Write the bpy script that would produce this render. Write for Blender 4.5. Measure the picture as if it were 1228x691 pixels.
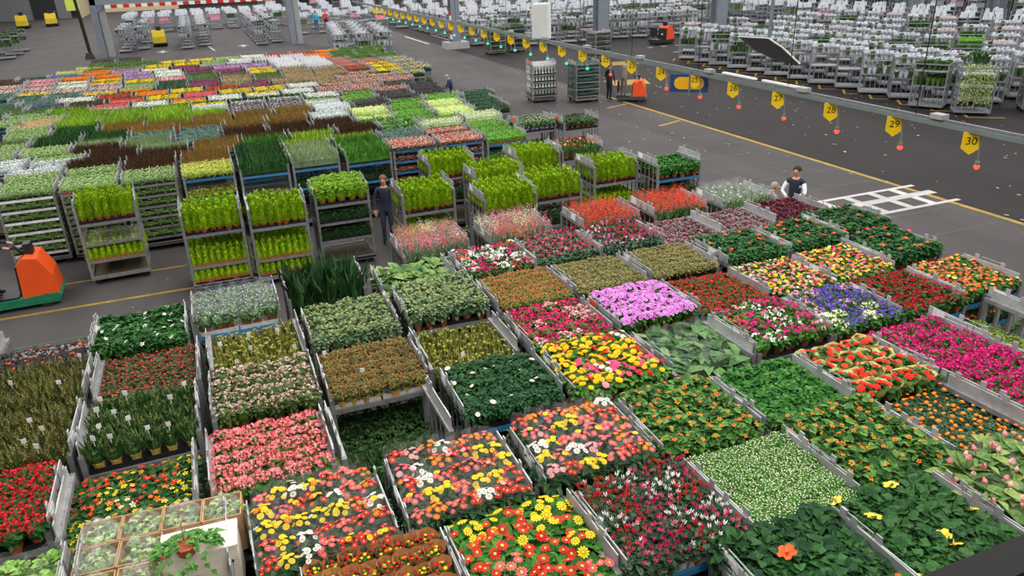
import bpy, math, random
from mathutils import Vector, Matrix
RND = random.Random(7)
R_ = math.radians
scene = bpy.context.scene
for o in list(bpy.data.objects): bpy.data.objects.remove(o)

# ------------------------------------------------------------------ camera
CAM_H = 6.6
cam_d = bpy.data.cameras.new('camera'); cam = bpy.data.objects.new('camera', cam_d)
scene.collection.objects.link(cam)
cam_d.sensor_width = 36; cam_d.lens = 900 / 1228 * 36; cam_d.clip_end = 900; cam_d.clip_start = .05
RR = ((0.92718143, -0.17769207, 0.32978799), (-0.37332201, -0.36526811, 0.85276602), (-0.03106872, -0.91378594, -0.40500617))
cam.matrix_world = Matrix(((RR[0][0], -RR[0][1], -RR[0][2], 0), (RR[1][0], -RR[1][1], -RR[1][2], 0), (RR[2][0], -RR[2][1], -RR[2][2], CAM_H), (0, 0, 0, 1)))
scene.camera = cam
# ------------------------------------------------------------------ light
w = bpy.data.worlds.new('hall_daylight'); scene.world = w; w.use_nodes = True
w.node_tree.nodes['Background'].inputs[0].default_value = (.97, .985, 1, 1)
w.node_tree.nodes['Background'].inputs[1].default_value = .15
def area(name, loc, sx, sy, power, rot=(0, 0, 0), col=(1, .98, .95)):
    d = bpy.data.lights.new(name, 'AREA'); d.shape = 'RECTANGLE'; d.size = sx; d.size_y = sy; d.energy = power; d.color = col
    o = bpy.data.objects.new(name, d); o.location = loc; o.rotation_euler = rot; scene.collection.objects.link(o); return o
# rows of roof skylights along the hall
for i, x in enumerate((-14, 4, 22, 40, 58)):
    area('roof_skylight_light', (x, 66, 15), 6, 160, 18600)
area('roof_skylight_light', (6, 5, 13), 14, 10, 550)
scene.view_settings.view_transform = 'Standard'; scene.view_settings.look = 'None'
scene.view_settings.gamma = 1; scene.view_settings.use_curve_mapping = False
scene.view_settings.exposure = -0.12

# ------------------------------------------------------------------ materials
def lin(c): return tuple((v / 255 / 12.92 if v / 255 <= .04045 else ((v / 255 + .055) / 1.055) ** 2.4) for v in c)
MATS = {}
def mat(name, rgb, rough=.6, var=.16, scale=14, metal=0, rnd=.12, spec=.35, emit=0, alpha=1, trans=0, bump=0):
    if name in MATS: return MATS[name]
    m = bpy.data.materials.new(name); m.use_nodes = True; nt = m.node_tree; N = nt.nodes; L = nt.links
    b = N['Principled BSDF']; c = lin(rgb)
    b.inputs['Roughness'].default_value = rough; b.inputs['Metallic'].default_value = metal
    b.inputs['Specular IOR Level'].default_value = spec
    tc = N.new('ShaderNodeTexCoord'); nz = N.new('ShaderNodeTexNoise'); nz.inputs['Scale'].default_value = scale; nz.inputs['Detail'].default_value = 3
    L.new(tc.outputs['Object'], nz.inputs['Vector'])
    mx = N.new('ShaderNodeMixRGB'); mx.inputs[1].default_value = tuple(v * (1 - var) for v in c) + (1,); mx.inputs[2].default_value = tuple(min(1, v * (1 + var)) for v in c) + (1,)
    cr = N.new('ShaderNodeMapRange'); cr.inputs[1].default_value = .3; cr.inputs[2].default_value = .7
    L.new(nz.outputs['Fac'], cr.inputs[0]); L.new(cr.outputs[0], mx.inputs[0])
    oi = N.new('ShaderNodeObjectInfo'); mr = N.new('ShaderNodeMapRange'); mr.inputs[3].default_value = 1 - rnd; mr.inputs[4].default_value = 1 + rnd
    hs = N.new('ShaderNodeHueSaturation'); L.new(oi.outputs['Random'], mr.inputs[0]); L.new(mr.outputs[0], hs.inputs['Value']); L.new(mx.outputs[0], hs.inputs['Color'])
    L.new(hs.outputs[0], b.inputs['Base Color'])
    if bump:
        bp = N.new('ShaderNodeBump'); bp.inputs['Strength'].default_value = bump; bp.inputs['Distance'].default_value = .02
        L.new(nz.outputs['Fac'], bp.inputs['Height']); L.new(bp.outputs[0], b.inputs['Normal'])
    if emit:
        b.inputs['Emission Color'].default_value = c + (1,); b.inputs['Emission Strength'].default_value = emit
    if trans or alpha < 1:
        b.inputs['Alpha'].default_value = alpha
    MATS[name] = m; return m
G = {}   # leaf greens
def leafm(name, rgb, rough=.45): return mat('leaf_' + name, rgb, .55, .3, 30, rnd=.16, spec=.18)
alu = mat('brushed_aluminium', (150, 150, 150), .45, .2, 9, metal=.5, rnd=.12)
aluplate = mat('aluminium_plate', (172, 173, 174), .5, .2, 6, metal=.3, rnd=.15)
steel = mat('galvanised_steel', (128, 130, 132), .5, .2, 12, metal=.4, rnd=.12)
cagem = mat('cage_steel', (142, 146, 152), .5, .2, 8, metal=.3, rnd=.15)
bluem = mat('shelf_edge_blue', (52, 120, 165), .5)
boardm = mat('shelf_board_grey', (120, 116, 112), .7)
woodm = mat('shelf_board_brown', (82, 70, 58), .7)
blackm = mat('black_plastic', (28, 28, 30), .5)
rubberm = mat('rubber_wheel', (30, 30, 30), .7)
terram = mat('terracotta_plastic', (165, 82, 52), .6)
potyel = mat('pot_mustard', (196, 160, 80), .6)
potlil = mat('pot_lilac', (170, 150, 200), .6)
potcop = mat('pot_copper', (196, 140, 105), .6)
potblk = mat('pot_black', (40, 36, 34), .6)
polym = mat('polystyrene_white', (200, 196, 190), .8)
cardw = mat('card_white', (225, 224, 220), .7); cardo = mat('card_orange', (228, 88, 46), .7); cardg = mat('card_green', (20, 120, 60), .7); cardr = mat('card_red', (190, 50, 50), .7)
whitem = mat('white_paint', (225, 225, 222), .6)
kraft = mat('kraft_paper', (172, 118, 72), .85, .2, 20); cartonm = mat('corrugated_carton', (176, 142, 104), .85, .1, 8); cartonw = mat('carton_white', (226, 214, 196), .8, .05)
def clear_mat(name, base, a):
    m = bpy.data.materials.new(name); m.use_nodes = True; nt = m.node_tree; b = nt.nodes['Principled BSDF']
    b.inputs['Base Color'].default_value = base + (1,); b.inputs['Roughness'].default_value = .12; b.inputs['Specular IOR Level'].default_value = .6
    nz = nt.nodes.new('ShaderNodeTexNoise'); nz.inputs['Scale'].default_value = 9; tc = nt.nodes.new('ShaderNodeTexCoord')
    mr = nt.nodes.new('ShaderNodeMapRange'); mr.inputs[1].default_value = .35; mr.inputs[2].default_value = .7; mr.inputs[3].default_value = a * .4; mr.inputs[4].default_value = a * 1.7
    nt.links.new(tc.outputs['Object'], nz.inputs['Vector']); nt.links.new(nz.outputs['Fac'], mr.inputs[0]); nt.links.new(mr.outputs[0], b.inputs['Alpha'])
    bp = nt.nodes.new('ShaderNodeBump'); bp.inputs['Strength'].default_value = .6; bp.inputs['Distance'].default_value = .02; nt.links.new(nz.outputs['Fac'], bp.inputs['Height']); nt.links.new(bp.outputs[0], b.inputs['Normal'])
    return m
sleevem = clear_mat('clear_sleeve', (.85, .88, .88), .06)
cellom = clear_mat('cellophane', (.85, .88, .86), .16)

# ------------------------------------------------------------------ mesh builder
class MB:
    def __init__(s): s.v = []; s.f = []; s.m = []; s.mats = []
    def mi(s, m):
        if m not in s.mats: s.mats.append(m)
        return s.mats.index(m)
    def add(s, vs, fs, m):
        b = len(s.v); k = s.mi(m); s.v += [tuple(v) for v in vs]
        for f in fs: s.f.append(tuple(i + b for i in f)); s.m.append(k)
        return s
    def box(s, c, d, m, rz=0, taper=1):
        x, y, z = (q / 2 for q in d); P = []
        for dz, t in ((-z, 1), (z, taper)):
            for dx, dy in ((-x, -y), (x, -y), (x, y), (-x, y)):
                a, b = dx * t, dy * t
                P.append((c[0] + a * math.cos(rz) - b * math.sin(rz), c[1] + a * math.sin(rz) + b * math.cos(rz), c[2] + dz))
        return s.add(P, [(3, 2, 1, 0), (4, 5, 6, 7), (0, 1, 5, 4), (1, 2, 6, 5), (2, 3, 7, 6), (3, 0, 4, 7)], m)
    def tube(s, p, q, r, m, n=6, r2=None, cap=True):
        p, q = Vector(p), Vector(q); d = (q - p).normalized(); a = d.orthogonal().normalized(); b = d.cross(a); r2 = r if r2 is None else r2
        P = [p + (a * math.cos(t) + b * math.sin(t)) * r for t in [6.2832 * i / n for i in range(n)]] + [q + (a * math.cos(t) + b * math.sin(t)) * r2 for t in [6.2832 * i / n for i in range(n)]]
        F = [(i, (i + 1) % n, n + (i + 1) % n, n + i) for i in range(n)]
        if cap: F += [tuple(range(n - 1, -1, -1)), tuple(range(n, 2 * n))]
        return s.add(P, F, m)
    def lathe(s, prof, m, n=10, c=(0, 0), cap=True):
        P = [(c[0] + r * math.cos(6.2832 * i / n), c[1] + r * math.sin(6.2832 * i / n), z) for r, z in prof for i in range(n)]
        F = [(k * n + i, k * n + (i + 1) % n, (k + 1) * n + (i + 1) % n, (k + 1) * n + i) for k in range(len(prof) - 1) for i in range(n)]
        if cap: F += [tuple(range(n - 1, -1, -1)), tuple(range((len(prof) - 1) * n, len(prof) * n))]
        return s.add(P, F, m)
    def prism(s, poly, ax, lo, hi, m):
        n = len(poly)
        def pt(a, b, t): return {'x': (t, a, b), 'y': (a, t, b), 'z': (a, b, t)}[ax]
        P = [pt(a, b, lo) for a, b in poly] + [pt(a, b, hi) for a, b in poly]
        return s.add(P, [tuple(range(n - 1, -1, -1)), tuple(range(n, 2 * n))] + [(i, (i + 1) % n, n + (i + 1) % n, n + i) for i in range(n)], m)
    def leaf(s, p, d, L, W, m, fold=.18, droop=.25, roll=0., oval=False):
        p = Vector(p); d = Vector(d).normalized(); sd = d.cross(Vector((0, 0, 1)))
        sd = Vector((1, 0, 0)) if sd.length < 1e-3 else sd.normalized()
        if roll: sd = Matrix.Rotation(roll, 3, d) @ sd
        up = sd.cross(d); mid = p + d * L * .5 + up * L * .06; tip = p + d * L - up * L * droop
        if oval:
            m1 = p + d * L * .33 + up * L * .05; m2 = p + d * L * .7 - up * L * (droop * .4 - .02); f1 = up * W * fold
            P = [p, m1 + sd * W * .48 + f1, m1, m1 - sd * W * .48 + f1, m2 + sd * W * .4 + f1 * .8, m2, m2 - sd * W * .4 + f1 * .8, tip]
            return s.add(P, [(0, 1, 2), (0, 2, 3), (1, 4, 5, 2), (2, 5, 6, 3), (4, 7, 5), (5, 7, 6)], m)
        P = [p, mid + sd * W * .5 + up * W * fold, mid, mid - sd * W * .5 + up * W * fold, tip]
        return s.add(P, [(0, 1, 2), (0, 2, 3), (1, 4, 2), (2, 4, 3)], m)
    def mesh(s, name, smooth=False):
        me = bpy.data.meshes.new(name); me.from_pydata(s.v, [], s.f)
        for m in s.mats: me.materials.append(m)
        me.polygons.foreach_set('material_index', s.m)
        if smooth: me.polygons.foreach_set('use_smooth', [True] * len(s.f))
        me.update(); return me
COL = scene.collection.objects
def ob(name, me, parent=None, loc=(0, 0, 0), rz=0, sc=None, rot=None):
    o = bpy.data.objects.new(name, me); COL.link(o); o.location = loc
    o.rotation_euler = rot if rot else (0, 0, rz)
    if sc: o.scale = (sc, sc, sc) if not isinstance(sc, tuple) else sc
    if parent: o.parent = parent
    return o
def tag(o, label, cat, group=None, kind=None):
    o['label'] = label; o['category'] = cat
    if group: o['group'] = group
    if kind: o['kind'] = kind
    return o
def struct(name, me, loc=(0, 0, 0), label=None, cat=None):
    o = ob(name, me, None, loc); o['kind'] = 'structure'
    if label: o['label'] = label; o['category'] = cat or name.split('_')[0]
    return o

# ------------------------------------------------------------------ people (built first)
def seg_d(p, a, b):
    ab = b - a; t = max(0, min(1, (p - a).dot(ab) / max(ab.length_squared, 1e-9))); return (p - a - ab * t).length
def person(loc, yaw, label, shirt, trouser, hair, arms, lean=0, sleeves=None, bald=False, h=1.0, legs=None, group=None, vest=None):
    skin = mat('skin', (196, 148, 120), .55, .06, 20, rnd=.03); shoe = mat('shoe_black', (26, 24, 24))
    sl = math.sin(lean); cl = math.cos(lean)
    def up(x, y, z): dz = z - .95; return (x, y + dz * sl, .95 + dz * cl) if z > .95 else (x, y, z)
    V = []; E = []; Rr = []; reg = []
    def v(p, r): V.append(Vector(p)); Rr.append(r); return len(V) - 1
    def e(a, b, g): E.append((a, b)); reg.append(g)
    pel = v((0, 0, .97), (.155, .105)); wa = v(up(0, 0, 1.1), (.14, .1)); ch = v(up(0, .01, 1.28), (.165, .115)); sh = v(up(0, 0, 1.43), (.13, .085))
    nk = v(up(0, .005, 1.5), (.05, .052)); hb = v(up(0, .025, 1.575), (.062, .075)); hm = v(up(0, .02, 1.66), (.082, .1)); ht = v(up(0, .005, 1.735), (.062, .075))
    e(pel, wa, 's'); e(wa, ch, 's'); e(ch, sh, 's'); e(sh, nk, 'k'); e(nk, hb, 'h'); e(hb, hm, 'h'); e(hm, ht, 'h')
    ns = v(up(0, .128, 1.625), (.014, .016)); e(hm, ns, 'h')
    legs = legs or [((.1, .03, .5), (.11, -.03, .09)), ((-.1, .05, .5), (-.11, 0, .09))]
    for sx, (kn, an) in zip((1, -1), legs):
        a = v((sx * .095, 0, .88), (.088, .095)); b = v(kn, (.062, .066)); c = v(an, (.043, .048)); d = v((an[0], an[1] + .15, an[2] - .05), (.042, .032))
        e(pel, a, 't'); e(a, b, 't'); e(b, c, 't'); e(c, d, 'f')
    for sx, (el, wr) in zip((1, -1), arms):
        s0 = v(up(sx * .175, 0, 1.415), (.066, .066)); el = Vector(up(*el)); wr = Vector(up(*wr))
        a = v(el, (.046, .046)); b = v(wr, (.03, .032)); dr = (wr - el).normalized(); side = dr.cross(Vector((0, 0, 1)))
        side = Vector((1, 0, 0)) if side.length < .1 else side.normalized()
        e(sh, s0, 's'); e(s0, a, 'a'); e(a, b, 'a'); pm = v(wr + dr * .06, (.036, .02)); e(b, pm, 'k')
        for q, ln in ((-.028, .06), (-.009, .075), (.01, .07), (.028, .05)):
            f1 = v(wr + dr * (.09 + ln * .4) + side * q, (.0095, .0095)); f2 = v(wr + dr * (.1 + ln * .7) + side * q + Vector((0, 0, -.03)), (.008, .008))
            e(pm, f1, 'k'); e(f1, f2, 'k')
        t1 = v(wr + dr * .06 + side * .05 * sx, (.011, .011)); t2 = v(wr + dr * .1 + side * .055 * sx, (.009, .009)); e(b, t1, 'k'); e(t1, t2, 'k')
    me = bpy.data.meshes.new('person'); me.from_pydata(V, E, []); o = bpy.data.objects.new('person_src', me); COL.link(o)
    sk = o.modifiers.new('skin', 'SKIN'); sk.use_smooth_shade = True
    for i, d in enumerate(me.skin_vertices[0].data): d.radius = Rr[i]; d.use_root = (i == 0)
    ss = o.modifiers.new('sub', 'SUBSURF'); ss.levels = 1; ss.render_levels = 1
    dg = bpy.context.evaluated_depsgraph_get(); m2 = bpy.data.meshes.new_from_object(o.evaluated_get(dg)); bpy.data.objects.remove(o)
    m2.name = 'person_body'; m2.materials.clear()
    mats = [mat('cloth_%d_%d_%d' % shirt, shirt, .8, .12, 20), mat('cloth_%d_%d_%d' % trouser, trouser, .85, .12, 20), skin, mat('hair_%d_%d_%d' % hair, hair, .7), shoe, mat('cloth_%d_%d_%d' % (sleeves or shirt), sleeves or shirt, .8, .12, 20)]
    for m in mats: m2.materials.append(m)
    hv = Vector(up(0, .02, 1.66)); fw = Vector((0, cl, -sl)); upv = Vector((0, sl, cl))
    for p in m2.polygons:
        c = p.center; best = min(range(len(E)), key=lambda i: seg_d(c, V[E[i][0]], V[E[i][1]]) - .5 * sum(Rr[E[i][0]]) / 2); g = reg[best]
        if g == 'h':
            rel = c - hv; k = 3 if (rel.dot(upv) > .035 or (rel.dot(fw) < -.02 and rel.dot(upv) > -.07)) else 2
            if bald and k == 3 and rel.dot(upv) > .03: k = 2
        else: k = {'s': 0, 't': 1, 'k': 2, 'f': 4, 'a': 5}[g]
        if g == 'a' and c.z < .9 and False: k = 2
        p.material_index = k; p.use_smooth = True
    r = ob('person', m2, None, loc, yaw, h); tag(r, label, 'person', group)
    b = MB()
    for sx in (-1, 1):
        c = Vector(up(sx * .032, .112, 1.662)); b.box(c, (.02, .012, .01), blackm)
    ob('eye', b.mesh('eyes'), r)
    b = MB(); c = Vector(up(0, .108, 1.585)); b.box(c, (.045, .01, .01), mat('lip', (150, 80, 75))); ob('mouth', b.mesh('mouth'), r)
    if not bald:
        b = MB(); P = []; nl, nt = 6, 14; rot = Matrix.Rotation(-lean, 3, 'X')
        for i in range(nl + 1):
            for j in range(nt):
                t = 6.2832 * j / nt; back = .5 - .5 * math.sin(t); mx = R_(62 + 62 * back); th = mx * i / nl
                P.append(hv + rot @ Vector((.098 * math.sin(th) * math.cos(t), -.012 + .118 * math.sin(th) * math.sin(t), .012 + .112 * math.cos(th))))
        b.add(P, [(i * nt + j, (i + 1) * nt + j, (i + 1) * nt + (j + 1) % nt, i * nt + (j + 1) % nt) for i in range(nl) for j in range(nt)], mats[3]); ob('hair', b.mesh('hair', True), r)
    for sx in (-1, 1):
        b = MB(); c = Vector(up(sx * .086, .005, 1.65)); b.box(c, (.018, .04, .06), skin, 0, .8); ob('ear', b.mesh('ear'), r)
    return r
down = [((.26, .02, 1.15), (.24, .12, .93)), ((-.26, .02, 1.15), (-.24, .12, .93))]
fwd = [((.25, .12, 1.17), (.2, .38, 1.1)), ((-.25, .12, 1.17), (-.2, .38, 1.1))]
person((12.3, 13.3, .2), R_(120), 'man in dark vest and white sleeves standing behind the dark red foliage trolley', (38, 42, 54), (40, 44, 60), (50, 38, 32), [((.27, .1, 1.17), (.1, .3, 1.12)), ((-.27, .1, 1.17), (-.1, .32, 1.1))], sleeves=(225, 228, 235))
person((11.72, 13.55, 0), R_(-80), 'stooping grey-haired person in grey beside the man with white sleeves', (150, 140, 132), (90, 86, 84), (150, 138, 126), down, lean=.35, h=.9)
person((10.55, 34.1, 0), R_(80), 'balding man in navy jacket pushing a trolley at the back block', (40, 48, 78), (40, 46, 66), (150, 120, 100), fwd, lean=.25, bald=True, legs=[((.1, .2, .52), (.1, .12, .09)), ((-.1, -.02, .5), (-.11, -.3, .12))])
person((18.7, 32.5, .16), R_(-62), 'worker in grey overalls leaning forward on the orange tow tractor', (128, 118, 108), (122, 112, 102), (120, 108, 96), [((.25, .2, 1.15), (.18, .45, 1.08)), ((-.25, .2, 1.15), (-.18, .45, 1.08))], lean=.32)
person((18.05, 32.75, 0), R_(-70), 'person in dark navy clothes standing between loaded trolley and tractor', (38, 40, 56), (36, 38, 50), (60, 48, 40), down, lean=.05)
person((3.62, 17.9, 0), R_(160), 'man in dark jacket standing between the lime cypress trolleys', (52, 54, 74), (66, 78, 96), (110, 72, 50), down)
person((10.1, 72.3, .9), R_(180), 'person in turquoise shirt standing at the far trolleys', (40, 178, 208), (60, 90, 130), (70, 54, 44), down)
person((10.95, 72.2, .9), R_(180), 'person in red shirt standing at the far trolleys', (205, 40, 44), (60, 40, 44), (160, 110, 70), [((.25, .06, 1.17), (-.05, .22, 1.2)), ((-.25, .06, 1.17), (.05, .22, 1.18))])
person((-4.95, 17.8, .25), R_(-88), 'driver in dark jacket on the orange tractor passing the left aisle', (44, 46, 56), (40, 42, 52), (60, 46, 40), fwd, lean=.15)

# ------------------------------------------------------------------ structure
def floor_mat(name, a, b, wear):
    m = bpy.data.materials.new(name); m.use_nodes = True; nt = m.node_tree; N = nt.nodes; L = nt.links; B = N['Principled BSDF']
    tc = N.new('ShaderNodeTexCoord'); n1 = N.new('ShaderNodeTexNoise'); n1.inputs['Scale'].default_value = .35; n1.inputs['Detail'].default_value = 6
    n2 = N.new('ShaderNodeTexNoise'); n2.inputs['Scale'].default_value = 40; n2.inputs['Detail'].default_value = 4
    mp = N.new('ShaderNodeMapping'); mp.inputs['Scale'].default_value = (1, .12, 1); n3 = N.new('ShaderNodeTexNoise'); n3.inputs['Scale'].default_value = 1.6; n3.inputs['Detail'].default_value = 5
    L.new(tc.outputs['Object'], n1.inputs['Vector']); L.new(tc.outputs['Object'], n2.inputs['Vector']); L.new(tc.outputs['Object'], mp.inputs[0]); L.new(mp.outputs[0], n3.inputs['Vector'])
    ad = N.new('ShaderNodeMath'); ad.operation = 'MULTIPLY_ADD'; ad.inputs[1].default_value = .5; L.new(n1.outputs['Fac'], ad.inputs[0]); m2 = N.new('ShaderNodeMath'); m2.operation = 'MULTIPLY'; m2.inputs[1].default_value = .35
    L.new(n3.outputs['Fac'], m2.inputs[0]); L.new(m2.outputs[0], ad.inputs[2]); m3 = N.new('ShaderNodeMath'); m3.operation = 'MULTIPLY_ADD'; m3.inputs[1].default_value = .25; L.new(n2.outputs['Fac'], m3.inputs[0]); L.new(ad.outputs[0], m3.inputs[2])
    mr = N.new('ShaderNodeMapRange'); mr.inputs[1].default_value = .35; mr.inputs[2].default_value = .75; L.new(m3.outputs[0], mr.inputs[0])
    mx = N.new('ShaderNodeMixRGB'); mx.inputs[1].default_value = lin(a) + (1,); mx.inputs[2].default_value = lin(b) + (1,); L.new(mr.outputs[0], mx.inputs[0]); L.new(mx.outputs[0], B.inputs['Base Color'])
    B.inputs['Roughness'].default_value = wear; B.inputs['Specular IOR Level'].default_value = .12
    return m
asph = floor_mat('hall_asphalt', (66, 63, 64), (86, 82, 82), .75)
asph2 = floor_mat('driveway_asphalt', (36, 33, 34), (47, 44, 44), .72)
b = MB(); b.box((-30.75, 80, -.1), (98.5, 240, .2), asph); FLOOR = struct('floor', b.mesh('floor'), label='grey asphalt hall floor under the trolleys', cat='floor')
b = MB(); b.box((98.5, 80, -.1), (160, 240, .2), asph2); struct('floor_driveway', b.mesh('driveway'), label='darker asphalt driveway right of the long yellow line', cat='floor')
yelm = mat('floor_paint_yellow', (146, 118, 46), .7, .25, 3); whim = mat('floor_paint_white', (180, 176, 174), .7, .15, 3); grnm = mat('floor_paint_green', (62, 96, 82), .7, .2, 3)
def mark(name, pts, m, z=.004):
    b = MB(); n = len(pts); b.add([(x, y, z) for x, y in pts] + [(x, y, .0005) for x, y in pts], [tuple(range(n))] + [(i, (i + 1) % n, n + (i + 1) % n, n + i) for i in range(n)], m)
    return ob(name, b.mesh(name), FLOOR)
def stripe(p, q, wd, m, z=.004, name='line_marking'):
    d = (Vector(q) - Vector(p)).normalized(); s = Vector((-d.y, d.x)) * wd / 2; p, q = Vector(p), Vector(q)
    return mark(name, [p - s, q - s, q + s, p + s], m, z)
stripe((18.5, 2), (18.5, 33.5), .17, yelm)
stripe((-14, 17.05), (.5, 17.05), .1, yelm); stripe((-14, 18.6), (-.5, 18.6), .08, yelm); stripe((-4.9, 17.05), (-5.4, 15), .1, yelm)
for y in (12.3, 13.75, 16.6, 18.1, 19.6, 21.1, 22.6, 24.1): stripe((11, y), (18.45, y), .035, grnm)
stripe((-12, 15.4), (-1.3, 15.4), .04, grnm)
for y in (14.1, 14.95, 15.65): stripe((14.6, y), (18.9, y), .14 if y != 14.95 else .3, whim, .006)
for x in (15.4, 16.3, 17.2, 18.0): stripe((x, 14.1), (x, 15.65), .24, whim, .005)
for k in range(14):
    y = 44.2 - 1.66 * k; stripe((28.5, y - .95), (29.3, y), .11, yelm); stripe((28.5, y - .95), (29.6, y - 1.75), .09, yelm)
mark('yellow_patch', [(20.5, 36.5), (22.4, 36.0), (23, 37.6), (20.7, 38.3)], yelm); mark('yellow_patch', [(24.2, 43.5), (26, 43.2), (26.4, 44.7), (24.0, 45.2)], yelm)
for k in range(14): stripe((26.3, 20 + k * 2.2), (26.3, 20.9 + k * 2.2), .12, yelm)
for k in range(9): stripe((31 + k * 2, 47), (32 + k * 2, 47), .25, whim); stripe((31 + k * 1.2, 50.5), (31.5 + k * 1.2, 50.5), .2, whim)
for y in (26.5, 31): stripe((17, y), (18.3, y + .5), .18, yelm)
for x in (18.0, 20.5): stripe((x, 64), (x, 72), .2, whim)
for x, y, s in ((-2.95, 73.4, -1), (3.7, 73.7, 1)):
    mark('floor_arrow', [(x - .15, y - s * .9), (x + .15, y - s * .9), (x + .15, y), (x + .55, y), (x, y + s * 1.1), (x - .55, y), (x - .15, y)], whim)
stripe((1.2, 71), (.6, 78), .15, whim)
b = MB()
for i in range(420):
    z = RND.random(); x = RND.uniform(10.5, 29) if z < .75 else RND.uniform(-14, -1.5); y = RND.uniform(9, 46) if z < .75 else RND.choice((RND.uniform(13, 18.5), RND.uniform(48, 80)))
    s = RND.uniform(.015, .05) * (1.6 if RND.random() < .1 else 1); a = RND.uniform(0, 3); b.box((x, y, .006), (s * 2.2, s, .01), whim if RND.random() < .85 else yelm, a)
o = ob('paper_litter', b.mesh('litter')); tag(o, 'small white paper scraps scattered over the floor', 'litter', kind='stuff')

conc = mat('concrete_grey', (150, 150, 152), .8); colm = mat('column_steel_grey', (120, 128, 138), .5, .1, 2); darkw = mat('wall_dark_grey', (124, 124, 128), .8); tanw = mat('wall_tan', (214, 196, 160), .8); doorm = mat('door_dark', (44, 46, 52), .6)
stripew = mat('barrier_white', (225, 220, 216)); striper = mat('barrier_red', (196, 38, 36))
b = MB(); b.box((-29, 137, 6), (24, .5, 12), darkw); struct('wall_back', b.mesh('wall'), label='dark grey rear wall at the far left of the hall', cat='wall')
b = MB(); b.box((-9.5, 150, 6), (15, .5, 12), tanw); b.box((-15.8, 143, 6), (.5, 14, 12), tanw); b.box((-14.9, 149.5, 6), (.6, .6, 12), tanw); struct('wall_passage', b.mesh('wall'), label='cream wall of the passage at the far left', cat='wall')
b = MB(); b.box((40, 175, 6), (180, .5, 12), mat('wall_far', (170, 172, 176), .8)); struct('wall_far', b.mesh('wall'), label='pale rear wall behind all the trolleys', cat='wall')
D1 = struct('door_1', MB().box((-20.4, 136.7, 2.2), (3.2, .15, 4.4), doorm).mesh('door'), label='dark steel door in the far left wall', cat='door')
ob('door_handle', MB().box((-19.1, 136.55, 1.1), (.3, .1, .08), alu).mesh('handle'), D1)
D2 = struct('door_2', MB().box((-28.6, 136.7, 4), (3.6, .15, 8), mat('gate_brown', (88, 66, 54))).mesh('door'), label='brown roller gate in the far left wall', cat='gate')
for k in range(7): ob('slat', MB().box((-28.6, 136.58, .6 + k * 1.1), (3.5, .08, .06), darkw).mesh('slat'), D2)
def column(x, y, base=False, s=.5):
    b = MB()
    for d in (-1, 1): b.box((0, d * s / 2, 4.5), (s, .06, 9), colm)
    b.box((0, 0, 4.5), (.06, s, 9), colm)
    o = ob('steel_column', b.mesh('column'), None, (x, y, 0)); o['kind'] = 'structure'
    if base:
        q = MB(); q.box((0, 0, .25), (1.9, 1.5, .5), conc, 0, .94); ob('plinth', q.mesh('plinth'), o)
        q = MB()
        for k in range(6): q.box((-.42, -.32, .9 + k * .35), (.14, .12, .35), striper if k % 2 else stripew)
        ob('striped_guard', q.mesh('guard'), o)
    return o
tag(column(18.95, 59.6, True, .7), 'grey steel column on a white concrete plinth behind the numbered rail', 'column')
tag(column(25.4, 47.4, False, .8), 'grey steel column behind the white control cabinet', 'column')
tag(column(33.7, 45.8, False, .8), 'grey steel column at the end of the front cage row', 'column')
tag(column(57.6, 61, False, 1), 'far steel column, leftmost behind the right cage block', 'column')
tag(column(60.7, 54, False, 1), 'far steel column in the middle behind the right cage block', 'column')
tag(column(62.5, 47, False, 1), 'far steel column, rightmost behind the right cage block', 'column')
P_ = ob('portal_gate', None, None, (0, 72.1, 0)); P_['kind'] = 'structure'; tag(P_, 'grey steel portal with red and white striped beam at the back', 'gate')
for x in (-7.3, 7.9):
    b = MB(); b.box((x, 0, 4.5), (.5, .9, 9), colm); b.box((x + .55, 0, 4.5), (.5, .5, 9), conc); ob('portal_post', b.mesh('post'), P_)
    b = MB(); b.prism([(x, 3.2), (x, 4), (x + (1 if x < 0 else -1) * .9, 4)], 'y', -.4, .4, colm); ob('bracket', b.mesh('bracket'), P_)
b = MB(); b.box((.3, 0, 4.5), (15.5, .9, 1), mat('beam_grey', (132, 140, 148))); b.box((.3, -.5, 5.05), (15.7, .2, .12), mat('beam_green', (70, 100, 92))); ob('beam', b.mesh('beam'), P_)
for k in range(30):
    ob('stripe_panel', MB().box((-6.2 + k * .45, -.55, 3.86), (.44, .05, .26), striper if k % 2 else stripew).mesh('panel'), P_)
ob('blue_sign', MB().box((1.6, -.55, 4.75), (1.3, .06, .5), mat('sign_blue', (46, 92, 170))).mesh('sign'), P_)
LG = ob('height_gauge', None, None, (-8.2, 71.2, 0)); tag(LG, 'black pole with a yellow-green sign beside the portal', 'sign')
ob('pole', MB().tube((0, 0, 0), (-.25, 0, 6.5), .13, blackm, 8).mesh('pole'), LG); ob('sign_panel', MB().box((-.45, 0, 4.9), (.9, .08, 2.4), mat('sign_lime', (196, 214, 90))).mesh('panel'), LG)
ob('foot', MB().box((-.1, 0, .25), (.7, .6, .5), blackm, 0, .6).mesh('foot'), LG)

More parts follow.
